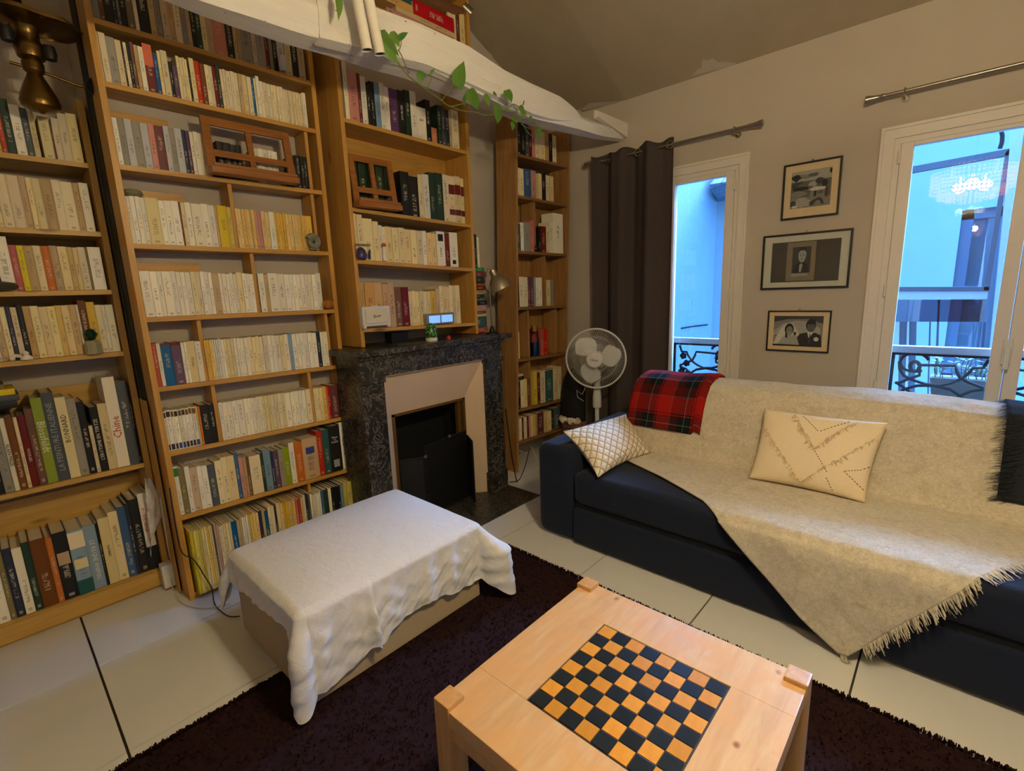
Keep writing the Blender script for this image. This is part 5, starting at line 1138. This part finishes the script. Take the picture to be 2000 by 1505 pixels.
# bags behind the fan
t = thing('black_bag', 'black fabric bag on the floor behind the pedestal fan', 'bag', (3.52, 2.36, 0))
R = []
for k, (z, s_) in enumerate(((.345,.9),(.40,1),(.60,.95),(.72,.7),(.80,.35))): R.append([(3.53+.08*s_*math.cos(a), 2.50+.13*s_*math.sin(a)+.01*nz(a*3,k), z+.01*nz(a*2,k)) for a in [2*math.pi*i/24 for i in range(24)]])
MB().ring_stack(R).build('body', MT['bag_black'], t, smooth=True)
R = []
for k, (z, s_) in enumerate(((.0,.8),(.05,.95),(.22,1.05),(.33,1.0),(.344,.95))): R.append([(3.54+.09*s_*math.cos(a), 2.49+.13*s_*math.sin(a), z) for a in [2*math.pi*i/32 for i in range(32)]])
b = thing('wicker_basket', 'brown wicker basket with white cloth behind the fan', 'basket', (3.55, 2.33, 0)); MB().ring_stack(R).build('basket_body', MT['bag_brown'], b, smooth=True)
m = MB()
for k in range(6): m.tube([(3.54+(.091+.001*k)*math.cos(a), 2.49+(.131+.001*k)*math.sin(a), .06+.045*k+.004*math.sin(a*12+k*3.14)) for a in [2*math.pi*i/64 for i in range(64)]], .008, 5, True)
m.build('weave', MT['bag_brown'], b, smooth=True)
MB().tube([(3.46+.02*math.sin(i), 2.40+.2*i/14, .35+.012*math.sin(i*2.1)) for i in range(15)], .025, 8).build('cloth', MT['paper'], b, smooth=True)
# ------------------------------------------------------------------ curtain and rods
def rod(name, label, ya, yb, z, rx=3.635):
    t = thing(name, label, 'curtain rod', (XW, (ya+yb)/2, z))
    MB().cyl((rx, ya, z), (rx, yb, z), .0095, n=16).build('rod', MT['steel'], t, smooth=True)
    for y, s_ in ((ya, -1), (yb, 1)): MB().lathe([(.012,-.002),(.014,.012),(.011,.02),(.012,.03),(.021,.085),(.019,.088)], (rx, y, z), (0, s_, 0), 20).build('finial', MT['steel'], t, smooth=True)
    for y in (ya+.09, yb-.09):
        MB().cyl((rx-.004, y, z-.018), (XW, y, z-.018), .006, n=10).lathe([(.001,0),(.02,.0),(.02,.005)], (XW-.005, y, z-.018), (1,0,0), 16).build('bracket', MT['steel'], t, smooth=True); MB().tube([(rx+.0155*math.cos(a), y, z+.0155*math.sin(a)) for a in [2*math.pi*i/20 for i in range(20)]], .004, 6, True).build('ring', MT['steel'], t, smooth=True)
    return t
a = at(1160, 319, 0, 3.635); b = at(1462, 245, 0, 3.635); rz = (a.z+b.z)/2
rod('curtain_rod', 'steel curtain rod carrying the dark curtain', b.y, a.y, rz)
c = at(1728, 187, 0, 3.635); rod('curtain_rod', 'bare steel curtain rod above the right-hand window', -.93, c.y, c.z)
t = thing('curtain', 'long dark taupe eyelet curtain left of the first window', 'curtain', (3.63, 2.0, .02))
CY0, CY1 = 1.665, 2.345
def curt(u, v):
    y = CY0+(CY1-CY0)*u; ph = u*2*math.pi*2.6+.5; a_ = .038+.012*v
    x = 3.628+a_*math.sin(ph)*(1-.25*v)+.01*math.sin(ph*2.3+1)*v+.006*math.sin(u*40)*(1-v)
    z = .02+(rz+.045-.02)*v+.012*math.sin(ph*1.5)*(v > .97)
    return (min(x, XW-.022), y+.012*math.sin(v*3.0)*(u-.3)-.018*math.sin(math.pi*v)*(u > .8)*(u-.8)*5, z)
grid('cloth', curt, 220, 60, MT['curtain'], t, thick=.003)
for u in (.03, .22, .41, .60, .80, .965):
    y = CY0+(CY1-CY0)*u; x0 = curt(u, .985)[0]; d = Vector((1, .35*math.cos(u*2*math.pi*2.6+.5), 0)).normalized(); a1 = Vector((-d.y, d.x, 0))
    m = MB().tube([Vector((3.635, y, rz))+a1*(.024*math.cos(q))+Vector((0,0,.024*math.sin(q))) for q in [2*math.pi*i/24 for i in range(24)]], .005, 6, True); m.build('eyelet', MT['chrome'], t, smooth=True)
# ------------------------------------------------------------------ framed pictures
GR = {k: plain('grey_print_%d' % k, (k, k*.97, k*.9), .7, 0, .4, .14, 70) for k in (24, 58, 92, 126, 160, 196)}
def picture(label, y0, y1, z0, z1, fw_, inner, matm, paint, glassy):
    t = thing('framed_picture', label, 'picture', (XW, (y0+y1)/2, z0)); xf = XW-.02
    m = MB(); m.box(xf, XW-.001, y0, y0+fw_, z0, z1).box(xf, XW-.001, y1-fw_, y1, z0, z1).box(xf, XW-.001, y0+fw_, y1-fw_, z0, z0+fw_).box(xf, XW-.001, y0+fw_, y1-fw_, z1-fw_, z1)
    m.build('frame', MT['black_paint'], t, bevel=.0012)
    box('mount', XW-.010, XW-.004, y0+fw_, y1-fw_, z0+fw_, z1-fw_, matm, t)
    l, r, b_, tp = inner; ya, yb = y1-l, y0+r; za, zb = z0+b_, z1-tp     # ya is the left side seen from the room
    lay = [0]; ph = MB().box(XW-.0108, XW-.0102, yb, ya, za, zb).build('photograph', GR[92], t)
    def P(u, v): return (ya+(yb-ya)*u, za+(zb-za)*v)
    def poly(pts, g):
        lay[0] += 1; x = XW-.011-.00012*lay[0]; V = [(x,)+P(min(1, max(0, u)), min(1, max(0, v))) for u, v in pts]; n = len(V)
        a_ = sum(V[i][1]*V[(i+1) % n][2]-V[(i+1) % n][1]*V[i][2] for i in range(n)); f = tuple(range(n)); f = f if a_ < 0 else f[::-1]
        pyd('print', V, [f], GR[g] if isinstance(g, int) else g, ph)
    def ell(cu, cv, ru, rv, g, n=22, rot=0): poly([(cu+ru*math.cos(2*math.pi*i/n), cv+rv*math.sin(2*math.pi*i/n)) for i in range(n)], g)
    paint(poly, ell)
    if glassy: box('glass', XW-.0155, XW-.0145, y0+fw_, y1-fw_, z0+fw_, z1-fw_, MT['glass_pic'] if glassy == 1 else MT['glass'], t)
    MB().tube([(XW-.006, (y0+y1)/2+.006*math.cos(q), z1+.004+.006*math.sin(q)) for q in [math.pi*i/8 for i in range(9)]], .0015, 5).build('hook', MT['brass'], t)
def blob(poly, cu, cv, ru, rv, g, sd):
    r_ = random.Random(sd); poly([(cu+ru*math.cos(2*math.pi*i/16)*r_.uniform(.7, 1.15), cv+rv*math.sin(2*math.pi*i/16)*r_.uniform(.7, 1.15)) for i in range(16)], g)
def paint1(poly, ell):
    poly([(0,.72),(1,.72),(1,1),(0,1)], 160); poly([(0,0),(1,0),(1,.25),(0,.3)], 126)
    for i, (u, v, a_, b_, g) in enumerate([(.3,.84,.2,.07,126),(.55,.86,.15,.06,92),(.12,.83,.13,.10,24),(.2,.62,.2,.11,58),(.35,.6,.16,.1,92),(.22,.52,.22,.06,24),(.2,.38,.22,.09,126),(.55,.62,.12,.08,160),(.72,.68,.14,.09,58),(.85,.6,.08,.1,24),(.9,.85,.1,.09,160),(.97,.9,.03,.08,24),(.3,.14,.24,.14,160),(.07,.14,.09,.1,58),(.75,.1,.24,.1,126)]): blob(poly, u, v, a_, b_, g, i)
    poly([(.48,.28),(.52,.48),(.86,.5),(.84,.26)], 126); poly([(.45,.47),(.6,.54),(.88,.5),(.86,.44),(.55,.43)], 196); poly([(.58,.28),(.6,.42),(.66,.42),(.65,.28)], 24); poly([(.68,.32),(.69,.4),(.82,.41),(.81,.33)], 92)
    ell(.9, .36, .035, .15, 58); poly([(.52,.02),(.5,.14),(.62,.2),(.72,.24),(.8,.2),(.86,.06),(.8,.04),(.74,.16),(.66,.15),(.6,.05)], 58); blob(poly, .12, .04, .1, .04, 196, 77)
def paint2(poly, ell):
    poly([(0,0),(1,0),(1,1),(0,1)], plain('dark_brown_card', (74, 64, 54), .8)); poly([(.235,.03),(.66,.03),(.66,.98),(.235,.98)], plain('tan_card_mount', (138, 118, 90), .8))
    poly([(.32,.22),(.59,.22),(.59,.86),(.32,.86)], 58); poly([(.33,.22),(.58,.22),(.55,.42),(.49,.48),(.42,.48),(.36,.4)], 24); poly([(.43,.24),(.46,.24),(.48,.42),(.455,.46),(.43,.42)], 160)
    ell(.463, .73, .062, .13, 24); poly([(.405,.70),(.41,.58),(.44,.48),(.485,.48),(.515,.57),(.525,.70),(.50,.77),(.43,.77)], 160); ell(.44,.66,.012,.012,58,10); ell(.487,.66,.012,.012,58,10); poly([(.457,.60),(.463,.66),(.469,.60)], 126); ell(.462,.555,.018,.008,92,10)
    poly([(.32,.13),(.57,.15),(.56,.2),(.32,.2)], 160)
def paint3(poly, ell):
    poly([(0,0),(1,0),(1,1),(0,1)], 126); poly([(0,.8),(.3,.9),(.7,.9),(1,.75),(1,1),(0,1)], 58); poly([(0,.5),(.2,.75),(.45,.85),(.75,.82),(.95,.6),(.95,.3),(0,.3)], 160)
    poly([(.0,.05),(.12,.5),(.24,.72),(.4,.74),(.52,.45),(.56,.03)], 196); poly([(.1,.05),(.2,.3),(.34,.36),(.5,.36),(.56,.05)], 160)
    ell(.33,.56,.095,.19,24); poly([(.25,.3),(.26,.55),(.29,.55),(.3,.26)], 24); ell(.335,.51,.066,.15,126); ell(.31,.55,.01,.014,24,8); ell(.36,.55,.01,.014,24,8); ell(.34,.44,.024,.012,196,10); poly([(.328,.48),(.336,.54),(.344,.48)], 92); ell(.45,.42,.03,.06,58)
    poly([(.5,.3),(.56,.42),(.68,.46),(.86,.46),(.97,.38),(1,.02),(.56,.02)], 24); ell(.765,.7,.10,.2,24); ell(.77,.64,.08,.17,92); poly([(.68,.74),(.7,.86),(.85,.86),(.86,.72)], 24); ell(.745,.67,.011,.014,24,8); ell(.8,.67,.011,.014,24,8); ell(.775,.54,.028,.01,24,10); poly([(.765,.58),(.772,.66),(.782,.58)], 58)
    poly([(.7,.46),(.76,.36),(.73,.08),(.76,.3),(.82,.46),(.8,.42),(.765,.38)], 160); poly([(.7,.48),(.73,.3),(.75,.3),(.83,.48)], 196); poly([(.745,.1),(.752,.42),(.775,.42),(.76,.1)], 58); ell(.885,.25,.05,.07,196)
    poly([(0,0),(1,0),(1,.035),(0,.06)], 24); poly([(.02,.3),(.07,.34),(.08,.37),(.03,.34)], 24)
picture('topmost of the three framed photographs, garden scene on cream mount', .610, .931, 1.903, 2.245, .011, (.048, .05, .065, .052), MT['mat_cream'], paint1, 1)
picture('widest framed photograph, small portrait of a man on brown card, middle of three', .522, 1.030, 1.455, 1.813, .012, (.058, .058, .046, .052), MT['mat_white'], paint2, 2)
picture('lowest framed photograph, smiling couple in wedding clothes under the portrait', .598, .971, 1.038, 1.3125, .008, (.04, .042, .036, .036), MT['mat_cream'], paint3, 1)
# ------------------------------------------------------------------ trailing plant on the beam
vn = thing('pothos_vine', 'green heart-leaved vine trailing along the white beam', 'plant', (2.0, 2.06, 2.3))
g3 = lambda x, y, Y=2.055: at(600+x/3.077, y/3.077, 1, Y)
h5 = lambda x, y, Y=2.055: at(640+x/6.25, y/6.25, 1, Y)
def stem(pts, r=.0032):
    P = pts; Q = []
    for i in range(len(P)-1):
        a, b, c, d = P[max(i-1,0)], P[i], P[i+1], P[min(i+2, len(P)-1)]
        for k in range(6): t_ = k/6; Q.append(.5*((2*b)+(c-a)*t_+(2*a-5*b+4*c-d)*t_*t_+(3*b-a-3*c+d)*t_**3))
    Q.append(P[-1]); MB().tube(Q, r, 6).build('stem', MT['stem'], vn, smooth=True)
stem([h5(500,-60), h5(520,80), h5(560,230), h5(635,355), h5(610,400)]); stem([h5(575,330), h5(610,400), h5(700,500), h5(790,650), h5(960,900), h5(1200,1090), h5(1390,1225)])
stem([h5(860,600), h5(920,720), h5(970,870), h5(985,920)], .0028); stem([h5(900,500), h5(885,580), h5(860,620)], .002); stem([h5(1250,900), h5(1265,960), h5(1220,1070), h5(1205,1090)], .0022); stem([h5(1545,1010), h5(1450,1150), h5(1390,1225)], .002)
stem([h5(1390,1225), g3(860,640), g3(930,625), g3(950,640)]); stem([g3(1045,690), g3(1110,690), g3(1140,670), g3(1200,655), g3(1240,625), g3(1285,645), g3(1303,605), g3(1300,630)], .0024); stem([g3(860,640), g3(930,665), g3(1000,672), g3(1060,690)], .0026)
stem([g3(1180,580), g3(1200,610), g3(1205,655)], .002); stem([g3(1240,630), g3(1290,735), g3(1330,800), g3(1370,825)], .0024); stem([g3(1285,745), g3(1320,765), g3(1400,800)], .002)
def leaf(p, L, Wd, ang, yaw=0, pitch=.3, fold=.25):
    # p: stalk end, ang: direction of the tip on the vertical plane (deg, 0 right, 90 up)
    d = Vector((math.cos(math.radians(ang)), 0, math.sin(math.radians(ang)))); s_ = Vector((-d.z, 0, d.x)); n = Vector((0, -1, 0))
    rot = Matrix.Rotation(math.radians(yaw), 3, d) ; V = []; F = []; N_ = 10
    prof_ = [(-.10,.0),(-.13,.18),(-.06,.36),(.08,.48),(.25,.5),(.45,.44),(.62,.33),(.78,.19),(.9,.08),(1,.0)]
    mid = [(.0),(-.02),(.02),(.08),(.25),(.45),(.62),(.78),(.9),(1)]
    for i, (a, b) in enumerate(prof_):
        for sgn in (-1, 0, 1):
            la = (max(a, 0) if sgn == 0 else a)*L; lb = b*Wd*sgn; q = d*la+rot @ (s_*lb+n*(-abs(lb)*fold))+n*(.25*L*pitch*(math.sin(max(0, a)*3.0)))
            V.append(Vector(p)+q)
    for i in range(len(prof_)-1):
        for k in (0, 1): F.append((3*i+k, 3*i+k+1, 3*i+3+k+1, 3*i+3+k))
    o = pyd('leaf', V, F, MT['leaf'], vn, True); return o
LS = [(h5(135,-40),.075*1.3,.03,-98,30),(h5(620,440),.128,.10,-42,10),(h5(700,395),.11,.07,-50,-20),(h5(870,470),.07,.028,38,20),(h5(800,400),.06,.05,-60,0),(h5(1590,1030),.135,.085,68,0),
 (g3(1130-10,555),.03,.02,-20,0),(g3(985,545),.10,.095,-62,0),(g3(945,620),.06,.05,70,30),(g3(1075,570),.066,.036,-72,10),(g3(1150,640),.098,.072,-100,5),(g3(1200,560),.04,.04,-150,0),(g3(1210,545),.064,.052,-68,10),(g3(1290,640),.075,.048,-80,0),(g3(1260,715),.062,.045,-170,20),(g3(1240,740),.045,.04,-110,0),(g3(1380,730),.032,.022,-70,0),(g3(1385,775),.062,.06,-35,0),(g3(1345,700),.04,.02,-120,40),
 (h5(1130,895),.05,.04,-95,20),(h5(1260,890),.04,.014,45,10),(h5(1120,880),.045,.02,-20,60),(g3(1300,660),.04,.03,-60,0),(g3(1195,650),.03,.02,-20,20)]
for p, L, Wd, an, yw in LS: leaf(p, L, Wd, an, yw)
# rolled white tubes leaning in front of the beam
for i, (dx_, lb) in enumerate(((0, 'left of two white paper rolls standing against the beam'), (22, 'right of two white paper rolls standing against the beam'))):
    a = at(694+dx_-8, -60, 1, 2.04); b = at(720+dx_-2+(2 if i else -1), 98+8*i, 1, 2.04); d = b-a; a = a-d*1.2
    t = thing('paper_roll', lb, 'roll', tuple(b)); r_ = .0235
    MB().lathe([(r_*.8,0),(r_*.8,.002),(r_,.002),(r_,(b-a).length)][::-1] if 0 else [(r_,0),(r_,(b-a).length)], a, (b-a), 24, False).build('tube', MT['paper'], t, smooth=True); MB().lathe([(r_*.75,0),(r_*.8,.002)], b-(b-a).normalized()*.006, (b-a), 20).build('dark_end', MT['black_iron'], t)
# ------------------------------------------------------------------ shelf above the beam
us = thing('high_shelf', 'wooden shelf high above the white beam holding large books', 'shelf', (2.0, 2.8, 3.1))
zs = at(905, 96, 1, 2.72).z; xr = at(909, 60, 1, 2.70).x+.014
box('board', 1.0, xr+.02, 2.69, YB, zs-.022, zs, MT['pine_x'], us); box('side_panel', xr, xr+.02, 2.69, YB, zs, zs+.34, MT['pine'], us); box('board', 1.0, xr, 2.69, YB, zs+.33, zs+.35, MT['pine_x'], us); box('side_panel', 1.0, 1.02, 2.69, YB, zs, zs+.33, MT['pine'], us)
def upb(pa, pb, h, code, lb):
    x0_ = at(pa, 60, 1, 2.71).x; x1_ = at(pb, 60, 1, 2.71).x; book(x0_, x1_-x0_-.001, 2.71, zs+.0006, h, .17, code, lb, 'books on the shelf above the beam')
upb(875, 884, .22, 'c', 'cream book standing left of two cream ones on the high shelf'); upb(884, 891, .22, 'c', 'second cream book on the high shelf, beside the maroon one'); upb(891, 898, .215, 'm', 'maroon book between cream ones on the high shelf'); upb(898, 908, .215, 'c', 'cream book at the right end of the high shelf')
flat(1.95, 2.70, zs+.001, .53, .2, .03, 'q', 'pinkish book at the bottom of the lying pile on the high shelf'); flat(2.02, 2.70, zs+.032, .47, .2, .03, 'K', 'pale brown book lying below the big red one on the high shelf'); flat(2.16, 2.70, zs+.063, .33, .2, .085, 'r', 'big red book lying flat on the high shelf'); flat(1.7, 2.70, zs+.063, .45, .2, .04, 'K', 'wide light brown book lying on the left of the high shelf'); flat(1.8, 2.70, zs+.104, .34, .2, .05, 'x', 'dark teal book lying on the light brown one, high shelf')
t = thing('wicker_horn', 'brown wicker object with grey end cap lying on the red book, high shelf', 'basket', (2.3, 2.75, zs+.15))
MB().tube([(2.10, 2.76, zs+.215), (2.3, 2.755, zs+.215), (2.5, 2.75, zs+.21), (2.62, 2.745, zs+.235)], [.065, .062, .05, .035], 16).build('body', MT['bag_brown'], t, smooth=True); MB().cyl((2.60, 2.72, zs+.27), (2.65, 2.70, zs+.235), .03, .035, 16).build('end_cap', MT['steel'], t, smooth=True)
cable('thin pale cable running down the wall above the beam', [at(920,73,1,2.925), at(960,108,1,2.925), at(998,146,1,2.925)], .004, MT['cable_w'])
# ------------------------------------------------------------------ brass wall lamp
t = thing('brass_lamp', 'old brass oil-style wall lamp at the upper left corner', 'lamp', (.505, 2.93, 2.42))
ctr = at(78, 195, 1, 2.93); x, y = ctr.x, ctr.y; zl = at(90, 218, 1, 2.93).z
MB().lathe([(.006,-.012),(.014,-.004),(.04,.0),(.062,.012),(.066,.03),(.058,.06),(.044,.095),(.03,.125),(.024,.14),(.034,.15),(.036,.18),(.03,.19)], (x, y, zl), (0,0,1), 32).build('font', MT['brass'], t, smooth=True)
MB().lathe([(.03,.19),(.044,.2),(.05,.235),(.045,.25),(.036,.27),(.04,.30),(.05,.315)], (x, y, zl), (0,0,1), 24).build('burner', MT['brass'], t, smooth=True)
R = []
for r_, h_ in ((.05,.31),(.08,.325),(.13,.335),(.17,.338),(.20,.33),(.205,.332),(.17,.345),(.08,.34)): R.append([(x+r_*math.cos(a)*(1+.06*math.cos(7*a)*(r_ > .12)), y+min(.13, r_)*math.sin(a)*(1+.06*math.cos(7*a)*(r_ > .12)), zl+h_) for a in [2*math.pi*i/56 for i in range(56)]])
MB().ring_stack(R, False, False).build('shade_gallery', MT['brass'], t, smooth=True)
for k, (dx_, dz) in enumerate(((.075,.225),(-.085,.26))): MB().lathe([(.001,-.03),(.02,-.026),(.024,0),(.02,.026),(.001,.03)], (x+dx_*.75, y-.03, zl+dz), (0,0,1), 14).build('knob', MT['black_iron'], t, smooth=True)
MB().lathe([(.05,.34),(.055,.40),(.05,.46),(.035,.52)], (x-.05, y, zl), (0,0,1), 24).build('chimney', MT['black_iron'], t, smooth=True)
MB().tube([(x-.07, y, zl+.165), (x, y, zl+.16), (.47, 2.925, zl+.13), (.503, 2.925, zl+.13)], .006, 10).build('arm', MT['brass'], t, smooth=True)
MB().lathe([(.035,0),(.03,.008),(.012,.02)], (.5115, 2.90, zl+.13), (-1,0,0), 20).build('mount', MT['black_iron'], t, smooth=True)
# ------------------------------------------------------------------ chandelier (behind and above the camera, mirrored in the panes)
t = thing('crystal_chandelier', 'lit round crystal chandelier, seen mirrored in the right-hand window', 'chandelier', (LAMP[0], LAMP[1], LAMP[2]))
lx, ly, lz = LAMP
m = MB(); m.tube([(lx, ly, lz+.2), (lx, ly, zc(1.2))], .006, 6).build('chain', MT['brass'], t)
m = MB()
for r_, h_ in ((.30, .14), (.24, -.02), (.14, .20)): m.tube([(lx+r_*math.cos(a), ly+r_*math.sin(a), lz+h_) for a in [2*math.pi*i/40 for i in range(40)]], .005, 6, True)
for k in range(6):
    a = k*math.pi/3; m.tube([(lx, ly, lz+.2), (lx+.14*math.cos(a), ly+.14*math.sin(a), lz+.2), (lx+.30*math.cos(a), ly+.30*math.sin(a), lz+.14), (lx+.24*math.cos(a), ly+.24*math.sin(a), lz-.02)], .003, 5)
m.build('frame', MT['brass'], t)
V = []; F = []
def gem(p, s_):
    b = len(V); V.extend([p+Vector((0,0,s_*1.4)), p+Vector((s_,0,0)), p+Vector((0,s_,0)), p+Vector((-s_,0,0)), p+Vector((0,-s_,0)), p-Vector((0,0,s_*1.4))])
    for i in range(4): F.append((b, b+1+i, b+1+(i+1) % 4)); F.append((b+5, b+1+(i+1) % 4, b+1+i))
for r_, z0_, z1_, n_, s_ in ((.30,.13,-.05,60,.0115),(.24,-.03,-.13,46,.0115),(.16,.19,.10,26,.009),(.17,-.06,-.15,26,.0115),(.08,-.08,-.16,14,.0115)):
    for i in range(n_):
        a = 2*math.pi*i/n_; k = 0; z = z0_
        while z > z1_: gem(Vector((lx+r_*math.cos(a), ly+r_*math.sin(a), lz+z)), s_); z -= .034
o = pyd('crystals', V, F, MT['crystal'], t); o['kind'] = 'stuff'
for dx_, dy_ in ((.1, 0), (-.06, .09), (-.06, -.09)): MB().lathe([(.001,-.022),(.012,-.014),(.014,0),(.008,.02),(.001,.026)], (lx+dx_, ly+dy_, lz+.075), (0,0,1), 12).build('bulb', MT['bulb'], t, smooth=True)
tag(MT and bpy.data.objects['chandelier_bulb_light'], None)
print('objects', len(bpy.data.objects))
